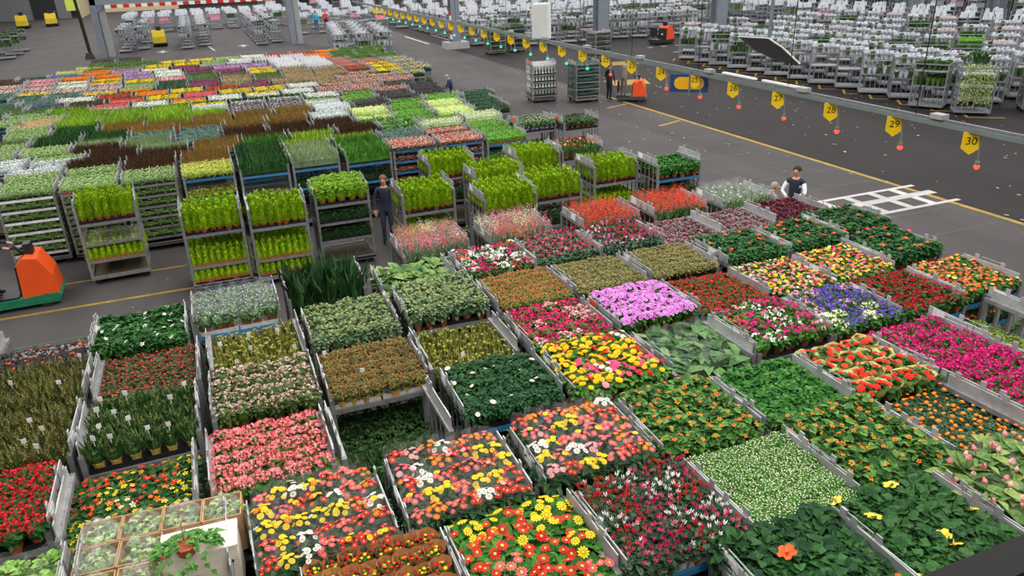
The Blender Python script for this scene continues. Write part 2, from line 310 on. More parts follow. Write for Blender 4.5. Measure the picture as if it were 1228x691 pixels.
# numbered overhead rail
RX = 14.4
b = MB(); b.box((RX, 40, 3.03), (.16, 74, .09), mat('rail_grey_green', (112, 124, 122), .5, .1, 2)); b.box((RX, 40, 3.1), (.06, 74, .08), steel)
for k in range(9): b.box((RX, 11.6 + 4.1 * k, 3.18), (.22, .3, .1), mat('clamp_grey', (160, 160, 158)))
RAIL = ob('overhead_rail', b.mesh('rail')); tag(RAIL, 'long grey overhead rail carrying the numbered yellow signs', 'rail')
for k in range(16): ob('hanger_cable', MB().tube((RX, 12.2 + 4.1 * k, 3.1), (RX, 12.2 + 4.1 * k, 9), .012, blackm, 4).mesh('cable'), RAIL)
for q in (18.4, 16.6): ob('light_tube', MB().box((RX + .02, q, 3.2), (.1, 1.5, .05), mat('tube_white', (235, 235, 235))).mesh('tube'), RAIL)
signy = mat('sign_yellow', (240, 200, 20), .6, .05, rnd=.05); lampr = mat('lamp_red', (255, 45, 25), .4, emit=6); lampg = mat('lamp_green', (20, 240, 130), .4, emit=5)
pent = [(-.17, -.13), (-.17, .2), (.17, .2), (.17, -.13), (0, -.26)]
sgn_me = MB().prism(pent, 'y', -.012, .012, signy).mesh('sign_plate')
rod_me = MB().tube((.15, 0, .2), (.2, 0, -.42), .02, alu, 6).box((.2, 0, -.44), (.07, .07, .09), alu).mesh('rod')
lr_me = MB().lathe([(.02, -.56), (.055, -.53), (.055, -.48), (.03, -.47)], lampr, 8, (.2, 0)).mesh('lamp'); lg_me = MB().lathe([(.02, -.56), (.055, -.53), (.055, -.48), (.03, -.47)], lampg, 8, (.2, 0)).mesh('lamp')
def text_mesh(t, size, m):
    c = bpy.data.curves.new('txt', 'FONT'); c.body = t; c.size = size; c.extrude = .002; c.align_x = 'CENTER'; c.align_y = 'CENTER'
    o = bpy.data.objects.new('txt', c); COL.link(o); me = bpy.data.meshes.new_from_object(o.evaluated_get(bpy.context.evaluated_depsgraph_get())); bpy.data.objects.remove(o)
    me.materials.clear(); me.materials.append(m); return me
for k in range(30):
    n = 30 - k; y = 10.75 + 1.96 * k; red = (k <= 8 or k >= 28)
    s = ob('number_sign', sgn_me, None, (RX, y, 2.79), 0, rot=(0, 0, R_(-38)))
    tag(s, f'yellow pentagonal sign reading {n} on the overhead rail', 'sign', 'numbered signs on the rail')
    ob('rod', rod_me, s); ob('signal_lamp', lr_me if red else lg_me, s)['label'] = 'glowing red lamp' if red else 'glowing green lamp'
    t = ob('number', text_mesh(str(n), .22, blackm), s, (0, -.016, .02), rot=(R_(90), 0, 0))
BS = ob('direction_board', None, None, (RX - .1, 20.7, 2.7), R_(-40)); tag(BS, 'blue board with a yellow rounded bar hanging at the rail', 'sign')
ob('board', MB().box((0, 0, 0), (1.2, .04, .56), mat('board_blue', (34, 66, 110))).mesh('board'), BS)
pl = [(.28 + .19 * math.cos(a), .19 * math.sin(a)) for a in [R_(-90 + 15 * i) for i in range(13)]] + [(-.28 + .19 * math.cos(a), .19 * math.sin(a)) for a in [R_(90 + 15 * i) for i in range(13)]]
ob('yellow_bar', MB().prism(pl, 'y', -.03, -.021, mat('bar_amber', (236, 176, 20), rnd=.02, var=.05)).mesh('bar'), BS)
ob('pole', MB().tube((.02, -.07, -.4), (.02, -.07, .4), .03, steel, 8).mesh('pole'), BS)
CB = ob('control_cabinet', None, None, (14.55, 32.8, 3.1), R_(-38)); tag(CB, 'white control cabinet standing on the overhead rail', 'cabinet')
ob('body', MB().box((0, 0, .75), (.72, .7, 1.5), mat('cabinet_white', (214, 216, 214), .6, .03, 2)).mesh('body'), CB); ob('door', MB().box((-.02, -.37, .75), (.6, .04, 1.4), mat('cabinet_white', (214, 216, 214))).mesh('door'), CB); ob('bracket', MB().box((.1, 0, -.04), (.5, .3, .1), blackm).mesh('bracket'), CB)
ob('conduit', MB().tube((.2, .2, 1.5), (.2, .2, 5), .04, steel).mesh('conduit'), CB)
DL = ob('pole_mirror', None, None, (15.0, 17.9, 4.0), R_(-35), .85); tag(DL, 'tilted grey convex panel with pale rim on a hanging pole', 'mirror')
b = MB()
pr = [(-.95, .6), (.0, .52), (.62, -.15), (1.05, -.75), (.2, -.55), (-.55, -.0)]
ob('panel', MB().prism([(-1.05, .36), (-.1, .3), (.35, .02), (.95, -.5), (.85, -.52), (.1, -.34), (-.45, -.08)], 'y', -.35, .35, mat('panel_grey', (46, 44, 42))).mesh('panel'), DL)
ob('rim', MB().tube((-1.07, -.36, .38), (-.1, -.36, .32), .02, whitem, 6).tube((-.1, -.36, .32), (.36, -.36, .03), .03, whitem, 6).tube((.36, -.36, .03), (.97, -.36, -.5), .03, whitem, 6).mesh('rim'), DL)
ob('pole', MB().tube((-.05, 0, .3), (-.05, 0, 5), .06, colm, 8).mesh('pole'), DL)
# balcony handrail close to the camera
HR = ob('balcony_handrail', None, None, (0, 0, 0)); HR['kind'] = 'structure'; tag(HR, 'black balcony handrail crossing the bottom right corner', 'railing')
ob('rail', MB().box((2.6, 1.38, 4.23), (7, .14, .34), mat('rail_black', (10, 10, 11), .8, .05)).mesh('rail'), HR)
for px in (-.6, 5.8): ob('post', MB().box((px, 1.38, 2.04), (.12, .12, 4.08), blackm).mesh('post'), HR)
# ------------------------------------------------------------------ trolleys
TL, TW, TH = 1.25, 1.1, 1.8
def m_end_frame():
    b = MB()
    b.box((0, 0, .2), (.04, TW - .08, .05), alu); b.box((0, 0, 1.0), (.03, TW - .08, .035), alu); b.box((0, 0, TH - .03), (.055, TW, .06), alu)
    for y in (-.3, -.1, .1, .3): b.box((0, y, 1.0), (.018, .03, 1.6), alu)
    return b.mesh('end_frame')
def m_post():
    b = MB(); b.prism([(-.028, -.028), (.028, -.028), (.028, -.012), (.012, -.012), (.012, .012), (.028, .012), (.028, .028), (-.028, .028)], 'z', .14, TH, alu); return b.mesh('post')
def m_plate():
    b = MB(); b.box((0, 0, TH + .07), (.012, .96, .14), aluplate)
    for y in (-.22, .22): b.box((.008, y, TH + .07), (.01, .012, .14), steel)
    return b.mesh('end_plate')
def m_tab(): return MB().box((0, 0, .05), (.012, .075, .1), aluplate, 0, .9).mesh('tab')
def m_handle(): return MB().tube((0, -.16, 0), (0, -.16, .05), .007, alu, 5).tube((0, .16, 0), (0, .16, .05), .007, alu, 5).tube((0, -.16, .05), (0, .16, .05), .007, alu, 5).mesh('handle')
def m_card(m): return MB().box((0, 0, TH + .07), (.004, .2, .12), m).mesh('card')
def m_shelf(edge, board):
    b = MB(); b.box((0, 0, 0), (TL - .08, TW - .06, .025), board)
    for y in (-1, 1): b.box((0, y * (TW / 2 - .02), 0), (TL - .06, .03, .06), edge)
    return b.mesh('shelf')
def m_deck():
    b = MB(); b.box((0, 0, .17), (TL, TW, .05), woodm); 
    for y in (-1, 1): b.box((0, y * (TW / 2 - .02), .17), (TL, .04, .08), alu)
    return b.mesh('deck')
def m_wheel(): return MB().tube((0, -.02, .065), (0, .02, .065), .065, rubberm, 10).box((0, 0, .13), (.06, .07, .04), steel).mesh('castor')
ME = dict(frame=m_end_frame(), post=m_post(), plate=m_plate(), tab=m_tab(), handle=m_handle(), deck=m_deck(), wheel=m_wheel(),
          cw=m_card(cardw), co=m_card(cardo), cg=m_card(cardg), cr=m_card(cardr), sg=m_shelf(alu, boardm), sb=m_shelf(bluem, boardm), sw=m_shelf(whitem, boardm))
def trolley(x, y, yaw, label, shelves, group=None, edge='sg', card='cw', full=True, far=False):
    r = ob('plant_trolley', None, None, (x, y, 0), yaw); tag(r, label, 'trolley', group)
    ob('deck', ME['deck'], r)
    for sx in (-1, 1):
        ob('end_frame', ME['frame'], r, (sx * (TL / 2 - .03), 0, 0)); p = ob('end_plate', ME['plate'], r, (sx * (TL / 2 - .012), 0, 0), 0 if sx > 0 else math.pi)
        if not far:
            ob('card', ME[card if sx < 0 or RND.random() < .3 else 'cw'], p, (.012, -.3 if RND.random() < .5 else .05, 0))
            for ty in RND.sample((-.36, -.2, .02, .24, .37), 2): ob('tab', ME['tab'], p, (-.004, ty, TH + .11))
            if RND.random() < .6: ob('handle', ME['handle'], p, (0, RND.choice((-.2, .0, .22)), TH + .14))
        else:
            for ty in (-.3, .3): ob('tab', ME['tab'], p, (-.004, ty, TH + .11))
        for sy in (-1, 1):
            ob('post', ME['post'], r, (sx * (TL / 2 - .03), sy * (TW / 2 - .03), 0), 0 if sx < 0 else math.pi)
            if full: ob('castor', ME['wheel'], r, (sx * (TL / 2 - .12), sy * (TW / 2 - .1), 0))
    for z in shelves: ob('shelf', ME[edge], r, (0, 0, z))
    return r

# ------------------------------------------------------------------ plants
def rgbm(c): return mat('petal_%d_%d_%d' % c, c, .55, .12, 25, rnd=.07, spec=.2)
YEL, ORG, RED, DRED, PNK, LPK, MAG, WHT, CRM, CORAL, PUR, LIL, BLU = (250, 205, 25), (246, 120, 24), (210, 22, 34), (160, 12, 36), (236, 80, 128), (246, 160, 175), (205, 20, 110), (240, 238, 232), (240, 226, 170), (236, 98, 108), (92, 60, 170), (205, 120, 205), (90, 110, 190)
CENT = mat('flower_eye', (60, 40, 18), .7); CENY = mat('flower_eye_yellow', (214, 190, 70), .7)
def bloom(b, kind, p, n, s, m, rg, m2=None):
    n = n.normalized(); a = n.orthogonal().normalized(); a = Matrix.Rotation(rg.uniform(0, 6), 3, n) @ a; c = n.cross(a); m2 = m2 or CENY
    def P(r, t, z): return p + (a * math.cos(t) + c * math.sin(t)) * r * s + n * z * s
    if kind == 'daisy':
        k = 11
        for i in range(k):
            t = 6.2832 * i / k; b.add([P(.2, t, .06), P(.75, t - .24, .1), P(1, t, .02), P(.75, t + .24, .1)], [(0, 1, 2, 3)], m)
        b.add([P(.26, 6.2832 * i / 6, .08) for i in range(6)] + [P(0, 0, .16)], [(i, (i + 1) % 6, 6) for i in range(6)], m2)
    elif kind == 'ruff':
        for r, z, k in ((1, .0, 7), (.74, .16, 6), (.46, .3, 5)):
            for i in range(k):
                t = 6.2832 * i / k + r * 2; b.add([P(.05, t, z + .05), P(r * .8, t - .5, z + .12), P(r, t, z + .2), P(r * .8, t + .5, z + .12)], [(0, 1, 2, 3)], m)
    elif kind == 'trump':
        for i in range(5):
            t = 6.2832 * i / 5; b.add([P(.04, t, -.25), P(.75, t - .62, .08), P(1.05, t - .25, .02), P(1.05, t + .25, .04), P(.75, t + .62, .1)], [(0, 1, 2), (0, 2, 3), (0, 3, 4)], m)
        b.add([P(.2, 6.2832 * i / 5, -.12) for i in range(5)] + [P(0, 0, -.02)], [(i, (i + 1) % 5, 5) for i in range(5)], m2)
        b.tube(P(0, 0, -.1), P(.1, 0, .5), .05 * s, rgbm(CRM), 4, .03 * s)
    elif kind == 'cyc':
        for i in range(5):
            t = 6.2832 * i / 5; b.add([P(.12, t, 0), P(.42, t - .4, .6), P(.6, t, 1.25), P(.42, t + .5, .6)], [(0, 1, 2, 3)], m)
    elif kind == 'clus':
        for i in range(10):
            th = math.acos(1 - rg.random() * .95); t = rg.uniform(0, 6.28); q = P(math.sin(th), t, .6 * math.cos(th)); u = (q - p).normalized(); e1 = u.orthogonal().normalized() * s * .36; e2 = u.cross(e1)
            b.add([q + e1, q + e2, q - e1, q - e2], [(0, 1, 2, 3)], m)
    elif kind == 'ball':
        b.add([P(.7, 6.2832 * i / 6, 0) for i in range(6)] + [P(1, 6.2832 * i / 6 + .5, .4) for i in range(6)] + [P(.5, 6.2832 * i / 6, .8) for i in range(6)] + [P(0, 0, .9)],
              [(i, (i + 1) % 6, 6 + i) for i in range(6)] + [(6 + i, (i + 1) % 6, 6 + (i + 1) % 6) for i in range(6)] + [(6 + i, 6 + (i + 1) % 6, 12 + (i + 1) % 6, 12 + i) for i in range(6)] + [(12 + i, 12 + (i + 1) % 6, 18) for i in range(6)], m)
    elif kind == 'five':
        for i in range(5):
            t = 6.2832 * i / 5; b.add([P(.1, t, 0), P(.75, t - .45, .1), P(1, t, .05), P(.75, t + .45, .1)], [(0, 1, 2, 3)], m)
        b.add([P(.25, 2.1 * i, .12) for i in range(3)], [(0, 1, 2)], m2)
    elif kind == 'dot':
        b.add([P(.8, 1.57 * i, 0) for i in range(4)] + [P(0, 0, .6)], [(i, (i + 1) % 4, 4) for i in range(4)], m)
    elif kind == 'spike':
        for i in range(9):
            q = p + n * (i * s * .75); t = i * 2.4; u = (a * math.cos(t) + c * math.sin(t)); w_ = s * (1.1 - i * .07)
            b.add([q, q + (u + n * .4) * w_ + c * w_ * .4, q + (u * 1.2 + n * .9) * w_, q + (u + n * .4) * w_ - c * w_ * .4], [(0, 1, 2, 3)], m)
    elif kind == 'cup':
        b.add([P(.35, 1.2566 * i, 0) for i in range(5)] + [P(.62, 1.2566 * i + .6, .6) for i in range(5)] + [P(.15, 1.2566 * i, 1.5) for i in range(5)],
              [(i, (i + 1) % 5, 5 + i) for i in range(5)] + [(5 + i, (i + 1) % 5, 5 + (i + 1) % 5) for i in range(5)] + [(5 + i, 5 + (i + 1) % 5, 10 + (i + 1) % 5, 10 + i) for i in range(5)], m)
def foliage(b, rg, kind, n, R, H, ll, lw, ms):
    hz = lambda r: H * (1 - .3 * (r / R) ** 2)
    if kind == 'dome':
        b.lathe([(R * .55, 0), (R * .8, H * .35), (R * .72, H * .62), (R * .3, H * .8)], ms[0], 7)
        n = int(n * 1.35)
        for i in range(n):
            if i < n * .68:
                r = R * math.sqrt(rg.random()); t = rg.uniform(0, 6.28); z = hz(r) * rg.uniform(.8, 1)
                d = Vector((math.cos(t + rg.uniform(-1.2, 1.2)), math.sin(t + rg.uniform(-1.2, 1.2)), rg.uniform(-.15, .75)))
                p = Vector((r * math.cos(t), r * math.sin(t), z)) - d.normalized() * ll * .4
            else:
                t = rg.uniform(0, 6.28); z = H * rg.uniform(.2, .75); d = Vector((math.cos(t), math.sin(t), rg.uniform(-.6, .5))); p = Vector((R * .72 * math.cos(t), R * .72 * math.sin(t), z))
            b.leaf(p, d, ll * rg.uniform(.75, 1.2), lw * rg.uniform(.8, 1.2), rg.choice(ms), droop=rg.uniform(.05, .3), roll=rg.uniform(-.5, .5), oval=ll >= .06)
    elif kind == 'blade':
        b.lathe([(R * .5, 0), (R * .6, H * .3), (R * .2, H * .5)], ms[0], 6)
        for i in range(n):
            t = rg.uniform(0, 6.28); r = R * .75 * math.sqrt(rg.random()); d = Vector((math.cos(t) * rg.uniform(.05, .45), math.sin(t) * rg.uniform(.05, .45), 1)); h = H * rg.uniform(.7, 1.05)
            b.leaf((r * math.cos(t), r * math.sin(t), h * rg.uniform(0, .18)), d, h, lw, rg.choice(ms), droop=rg.uniform(-.1, .12), roll=rg.uniform(-1.5, 1.5))
    elif kind == 'arch':
        for i in range(n):
            t = rg.uniform(0, 6.28); L = ll * rg.uniform(.8, 1.15); d1 = Vector((math.cos(t) * .35, math.sin(t) * .35, 1)).normalized(); q = Vector((0, 0, H * .1)); st = q + d1 * L * .45; m = rg.choice(ms)
            b.tube(q, st, .006, m, 4, cap=False); d2 = Vector((math.cos(t), math.sin(t), rg.uniform(.3, .9)))
            b.leaf(st, d2, L * .65, lw, m, droop=.3, roll=rg.uniform(-.3, .3), oval=True)
    elif kind == 'cone':
        b.lathe([(R * .35, H * .02), (R * .55, H * .2), (R * .4, H * .55), (R * .08, H * .85)], ms[0], 7)
        for i in range(n):
            f = rg.random() ** 1.3; z = H * (.05 + .88 * f); r = R * min(1, (1 - f) ** .8 * 1.25) * rg.uniform(.65, 1); t = rg.uniform(0, 6.28)
            b.leaf((r * .8 * math.cos(t), r * .8 * math.sin(t), z - ll * .35), (math.cos(t) * .55, math.sin(t) * .55, 1), ll * rg.uniform(.6, 1.2), lw, rg.choice(ms), droop=.02, roll=rg.uniform(-.6, .6))
        b.leaf((0, 0, H * .82), (rg.uniform(-.1, .1), 0, 1), H * .22, lw, ms[-1])
    return hz
BLM = {}
def bloom_mesh(kind, col, eye):
    k = (kind, col, eye)
    if k not in BLM:
        b = MB(); bloom(b, kind, Vector((0, 0, 0)), Vector((0, 0, 1)), 1, rgbm(col), random.Random(3), eye); BLM[k] = b.mesh('bloom')
    return BLM[k]
SPEC = {}
def sp(code, fol, greens, bl=None, nx=6, ny=5, pot=terram, sleeve=None, tags=0, nv=3, pc=None):
    SPEC[code] = dict(fol=fol, greens=greens, bl=bl or [], nx=nx, ny=ny, pot=pot, sleeve=sleeve, tags=tags, nv=nv, built=None)
def wch(rg, cols):
    t = rg.random() * sum(c[1] for c in cols)
    for c, w_ in cols:
        t -= w_
        if t <= 0: return c
    return cols[-1][0]
def qch(t, cols):
    t *= sum(c[1] for c in cols)
    for c, w_ in cols:
        t -= w_
        if t <= 0: return c
    return cols[-1][0]
def build(code):
    S = SPEC[code]
    if S['built']: return S['built']
    rg = random.Random(code); kind, n, R, H, ll, lw = S['fol']; out = []
    ms = [leafm('%d_%d_%d' % g, g) for g in S['greens']]
    for v in range(S['nv']):
        b = MB(); hz = foliage(b, rg, kind, n, R, H, ll, lw, ms); fl = MB(); each = []
        for B in S['bl']:
            k, cols, cnt, size, zo = B[:5]; ea = B[5] if len(B) > 5 else False; eye = B[6] if len(B) > 6 else None
            c0 = qch((v * .618 + .31) % 1, cols) if len(B) > 7 and B[7] else None
            cn = int(cnt) + (rg.random() < cnt % 1)
            for i in range(cn):
                r = R * .98 * math.sqrt((i + rg.random()) / max(cn, 1)); t = i * 2.4 + rg.uniform(-.5, .5) + v; col = c0 if c0 and rg.random() < .85 else wch(rg, cols)
                p = Vector((r * math.cos(t), r * math.sin(t), hz(min(r, R)) + zo * rg.uniform(.7, 1.15)))
                nn = Vector((math.cos(t) * r / R * .6 + rg.uniform(-.3, .3), math.sin(t) * r / R * .6 + rg.uniform(-.35, .2), 1)); s = size * rg.uniform(.8, 1.15)
                if zo > .05: b.tube((p.x * .5, p.y * .5, H * .3), p, .004, ms[0], 3, cap=False)
                if ea: each.append((bloom_mesh(k, col, eye), tuple(p), nn.to_track_quat('Z', 'Y').to_euler(), s))
                else: bloom(fl, k, p, nn, s, rgbm(col), rg, eye)
        out.append(dict(fol=b.mesh('foliage'), fl=fl.mesh('flowers') if fl.f else None, each=each))
    pm = MB().lathe([(R * .36, -.1), (R * .5, 0), (R * .54, 0), (R * .54, .012)], S['pot'], 10).mesh('pot')
    sl = None
    if S['sleeve']:
        kindS, r0, r1, z1 = S['sleeve']; b = MB(); N = 9; m = {'clear': sleevem, 'kraft': kraft, 'cream': mat('sleeve_cream', (196, 200, 130), .8)}[kindS]
        P = [(r0 * math.cos(6.2832 * i / N), r0 * math.sin(6.2832 * i / N), 0) for i in range(N)] + [(r1 * math.cos(6.2832 * i / N), r1 * math.sin(6.2832 * i / N), z1 * (1 + (.12 if i % 2 else 0) + (.12 if kindS == 'kraft' and N * .2 < i < N * .5 else 0))) for i in range(N)]
        b.add(P, [(i, (i + 1) % N, N + (i + 1) % N, N + i) for i in range(N)], m); sl = b.mesh('sleeve')
    S['built'] = (out, pm, sl, R, H); return S['built']
tagm = MB().box((0, 0, .03), (.055, .004, .06), cardw).box((0, 0, -.03), (.008, .003, .08), cardw).mesh('name_tag')
CRATE = {}
def crate_mesh(m, half):
    k = (m.name, half)
    if k not in CRATE:
        b = MB(); wx = (TL - .12) / 2; d = TW - .08; b.box((0, 0, .006), (wx, d, .012), m)
        for s in (-1, 1): b.box((0, s * (d / 2 - .008), .035), (wx, .016, .07), m); b.box((s * (wx / 2 - .008), 0, .035), (.016, d, .07), m)
        CRATE[k] = b.mesh('crate')
    return CRATE[k]
ORD = ['first', 'second', 'third', 'fourth', 'fifth', 'sixth', 'seventh', 'eighth', 'ninth']
def fill(tr, code, z, name, label, crate=blackm, nx=None, ny=None, pots=True, sub=None):
    out, pm, sl, R, H = build(code); S = SPEC[code]; nx = nx or S['nx']; ny = ny or S['ny']
    M = Matrix.Translation(tr.location) @ Matrix.Rotation(tr.rotation_euler.z, 4, 'Z'); yaw = tr.rotation_euler.z
    lx = TL - .1; ly = TW + .06
    if crate:
        for s in (-1, 1):
            o = ob('plant_crate', crate_mesh(crate, 1), None, M @ Vector((s * (lx / 4), 0, z)), yaw); tag(o, ('left' if s < 0 else 'right') + ' crate under the ' + label[1], 'crate', 'crates under ' + label[1])
    for j in range(ny):
        for i in range(nx):
            v = RND.choice(out); x = -lx / 2 + lx * (i + .5) / nx + RND.uniform(-.02, .02); y = -ly / 2 + ly * (j + .5) / ny + RND.uniform(-.02, .02)
            zz = z + .014 + (.1 if pots else 0); rz = RND.uniform(0, 6.28)
            o = ob(name, v['fol'], None, M @ Vector((x, y, zz)), rz, RND.uniform(.92, 1.08)); tag(o, f"{ORD[i]} from left, {'front' if j == 0 else ORD[j]} row, {label[1]}", 'plant', label[1])
            if v['fl']: ob('flowers', v['fl'], o)['kind'] = 'stuff'
            for me, p, e, s in v['each']: ob('bloom', me, o, p, rot=e, sc=s)
            if pots: ob('pot', pm, o)
            if sl: ob('sleeve', sl, o)
            if S['tags'] and RND.random() < S['tags']: ob('name_tag', tagm, o, (RND.uniform(-.05, .05), RND.uniform(-.05, .05), H + .01), rz=-rz + RND.uniform(-.5, .5))
dk1, dk2, dk3 = (34, 74, 34), (48, 92, 40), (28, 60, 34); md1, md2 = (70, 120, 44), (92, 142, 58); lm1, lm2 = (146, 180, 26), (170, 200, 40); gy1, gy2 = (110, 132, 96), (140, 158, 120)
mix = [(RED, 4), (YEL, 3.5), (ORG, 1.5), (CORAL, 3), (PNK, 1.2), (LPK, 1.2), (WHT, 1.2), (DRED, 1)]
sp('gerbera_sleeve', ('dome', 34, .1, .2, .12, .06), [dk1, (60, 84, 54)], [('daisy', mix, 9, .033, .085, True, None, True)], 7, 5, sleeve=('clear', .06, .12, .3), nv=12)
sp('gerbera_red_sleeve', ('dome', 34, .1, .2, .12, .06), [dk1, (60, 84, 54)], [('daisy', [(RED, 4), (CORAL, 4), (ORG, 2), (PNK, 3), (LPK, 2), (WHT, .8), (YEL, 1.2), (DRED, 1)], 8, .034, .085, True, None, True)], 7, 5, sleeve=('clear', .06, .12, .3), nv=12)
sp('gerbera_open', ('dome', 46, .16, .2, .17, .085), [(60, 118, 40), (84, 142, 52), (50, 100, 40)], [('daisy', [(RED, 7), (YEL, 5), (CORAL, 1.3), (LPK, 1)], 6, .052, .07, True, CENY, True)], 5, 4, nv=12)
sp('calceolaria_paper', ('dome', 34, .075, .14, .08, .06), [md1, dk2], [('ball', [(RED, 1.4), (YEL, 1), (ORG, .6)], 11, .017, .02)], 8, 6, sleeve=('kraft', .045, .1, .17), nv=5)
sp('cyclamen_mix', ('dome', 90, .14, .17, .06, .06), [(44, 66, 42), (70, 92, 66), (36, 56, 38)], [('cyc', [(MAG, 3), (RED, 1.5), (WHT, 2.4), (LPK, 2), (PNK, 3.5)], 11, .038, .06, False, None, True)], 6, 5, nv=6)
sp('white_bud', ('dome', 130, .13, .13, .045, .022), [(80, 124, 50), (96, 136, 62), (62, 106, 40)], [('dot', [((232, 232, 200), 1)], 46, .009, .012)], 7, 6, pot=potblk)
sp('hibiscus_orange', ('dome', 95, .2, .32, .11, .1), [dk1, dk3, dk2], [('trump', [((240, 92, 40), 1)], .3, .075, .03, True, rgbm(DRED))], 4, 4, nv=8)
sp('hibiscus_yellow', ('dome', 95, .2, .32, .11, .1), [dk1, (52, 90, 44), dk2], [('trump', [((250, 205, 70), 1)], .35, .08, .03, True, rgbm(DRED))], 4, 4, nv=8)
sp('thunbergia', ('dome', 95, .16, .42, .095, .07), [(62, 104, 42), (86, 128, 56), (48, 86, 36)], [('five', [((246, 118, 10), 4), ((250, 150, 16), 1)], 4.2, .03, .02, True, CENT)], 5, 5, nv=5)
sp('green_peperomia', ('dome', 130, .14, .24, .06, .045), [(48, 106, 36), (38, 88, 32), (70, 128, 48)], [], 6, 5)
sp('begonia_red', ('dome', 30, .14, .2, .1, .08), [(70, 112, 44), (52, 92, 40)], [('ruff', [((226, 40, 24), 4), ((236, 76, 44), 1)], 5, .046, .035, True)], 5, 4, sleeve=('cream', .07, .165, .19), nv=6)
sp('kalanchoe_magenta', ('dome', 40, .13, .17, .08, .06), [md1, dk2], [('clus', [((208, 24, 120), 3), ((190, 16, 104), 2), ((226, 60, 140), 1)], 11, .042, .03)], 6, 5)
sp('marigold', ('dome', 130, .14, .2, .07, .018), [(64, 92, 60), (48, 76, 48), (84, 110, 76)], [('ball', [((245, 130, 16), 3), ((235, 105, 10), 1)], 4, .026, .05)], 6, 5, pot=potblk, nv=5)
sp('medinilla', ('dome', 26, .22, .3, .24, .12), [(96, 124, 60), (72, 104, 48), (126, 146, 80)], [('cup', [((232, 140, 146), 2), ((240, 180, 176), 1)], 5, .045, .07, True)], 3, 3, sleeve=('clear', .12, .22, .3))
sp('primula_mix', ('dome', 44, .13, .16, .09, .055), [dk2, (54, 96, 44), dk1], [('five', [(RED, 3), (YEL, 3), (ORG, 2), (CORAL, 2), (CRM, 1.5), (DRED, 1.5), (LPK, 1)], 6, .034, .03, True, CENY, True)], 6, 5, nv=6)
sp('kalanchoe_coral', ('dome', 34, .12, .18, .09, .06), [md1, dk2], [('clus', [((240, 126, 130), 3), ((246, 150, 154), 2), ((228, 102, 112), 1)], 13, .042, .03)], 7, 5)
sp('gardenia', ('dome', 110, .14, .22, .075, .042), [dk1, (40, 84, 44), dk3], [('ruff', [((244, 240, 214), 1)], .7, .034, .02, True)], 6, 5, pot=potblk, nv=6)
sp('ranunculus', ('dome', 50, .13, .2, .11, .06), [md1, (96, 140, 56)], [('ruff', [((250, 190, 14), 9), (RED, 2.6), (PNK, .6), (LPK, .5), (WHT, .35), (ORG, .8)], 7, .045, .05, True, None, True)], 6, 5, nv=14)
sp('calla_sleeve', ('arch', 11, .15, .34, .42, .13), [(66, 104, 54), (92, 130, 72), (52, 86, 44)], [('cup', [((236, 206, 180), 1)], .5, .035, .0, True)], 5, 4, sleeve=('clear', .07, .15, .38))
sp('kalanchoe_mixed', ('dome', 40, .13, .2, .08, .06), [md1, dk2], [('clus', [((212, 36, 120), 4), (WHT, 2), ((230, 90, 50), 1.6), (LPK, 1.5)], 6, .05, .03, False, None, True)], 5, 4, nv=6)
sp('campanula', ('dome', 50, .13, .16, .07, .05), [md1, dk2], [('clus', [((104, 72, 184), 4), ((120, 90, 200), 2), ((226, 160, 190), 2), ((232, 228, 190), 1)], 8, .04, .03, False, None, True)], 6, 5, nv=5)
sp('kalanchoe_darkred', ('dome', 40, .13, .17, .08, .05), [dk2, dk1], [('clus', [((176, 20, 38), 3), ((200, 34, 44), 1)], 8, .038, .03)], 6, 5)
sp('begonia_flame', ('dome', 50, .12, .16, .07, .05), [dk2, md1], [('five', [((226, 70, 50), 4), (ORG, 2.5), (CORAL, 2), (YEL, .6), (CRM, .6)], 9, .03, .03, False, CENY)], 7, 5, nv=6)
sp('primula_bright', ('dome', 40, .12, .16, .08, .05), [md1, dk2], [('five', [(YEL, 5), (PNK, 3), (RED, 2), (CRM, 1), (ORG, 1)], 9, .034, .03, False, CENY)], 6, 5, nv=6)
sp('primula_pink', ('dome', 40, .12, .16, .08, .05), [dk2, md1], [('five', [(LPK, 3), (CORAL, 4), (YEL, 2), (RED, 1.5), (WHT, 1)], 9, .034, .03, False, CENY)], 6, 5, nv=6)
sp('kalanchoe_lime', ('blade', 40, .13, .28, .2, .03), [(120, 130, 60), (150, 150, 70), (104, 100, 54)], [('clus', [((178, 178, 84), 2), ((160, 140, 80), 1)], 6, .03, .0)], 6, 4, tags=.1)
sp('sedum_rust', ('dome', 110, .13, .15, .045, .03), [(92, 92, 42), (120, 104, 50), (70, 80, 38)], [('dot', [((186, 84, 50), 2), ((170, 100, 60), 1)], 26, .011, .015)], 7, 5, pot=potyel, tags=.05)
sp('pale_pink_posy', ('dome', 60, .14, .24, .06, .035), [(66, 88, 40), (84, 104, 52)], [('clus', [((214, 178, 164), 3), ((226, 200, 188), 2), ((196, 150, 140), 1)], 16, .026, .02)], 6, 4)
sp('bud_pot', ('blade', 60, .13, .26, .2, .03), [(62, 92, 46), (84, 112, 60), (44, 76, 38)], [('spike', [((176, 178, 112), 1), ((150, 160, 96), 1)], 9, .012, -.02)], 6, 4, pot=potyel, tags=.5)
sp('bud_brown', ('blade', 60, .13, .26, .2, .03), [(78, 88, 42), (60, 74, 36), (104, 106, 56)], [('spike', [((176, 168, 96), 2), ((140, 110, 70), 1)], 11, .013, -.02)], 6, 5, pot=potyel, tags=.12)
sp('red_berry', ('dome', 60, .13, .16, .06, .04), [(58, 84, 42), (44, 70, 36)], [('clus', [((206, 60, 60), 2), ((226, 84, 80), 1)], 14, .018, .03)], 6, 5)
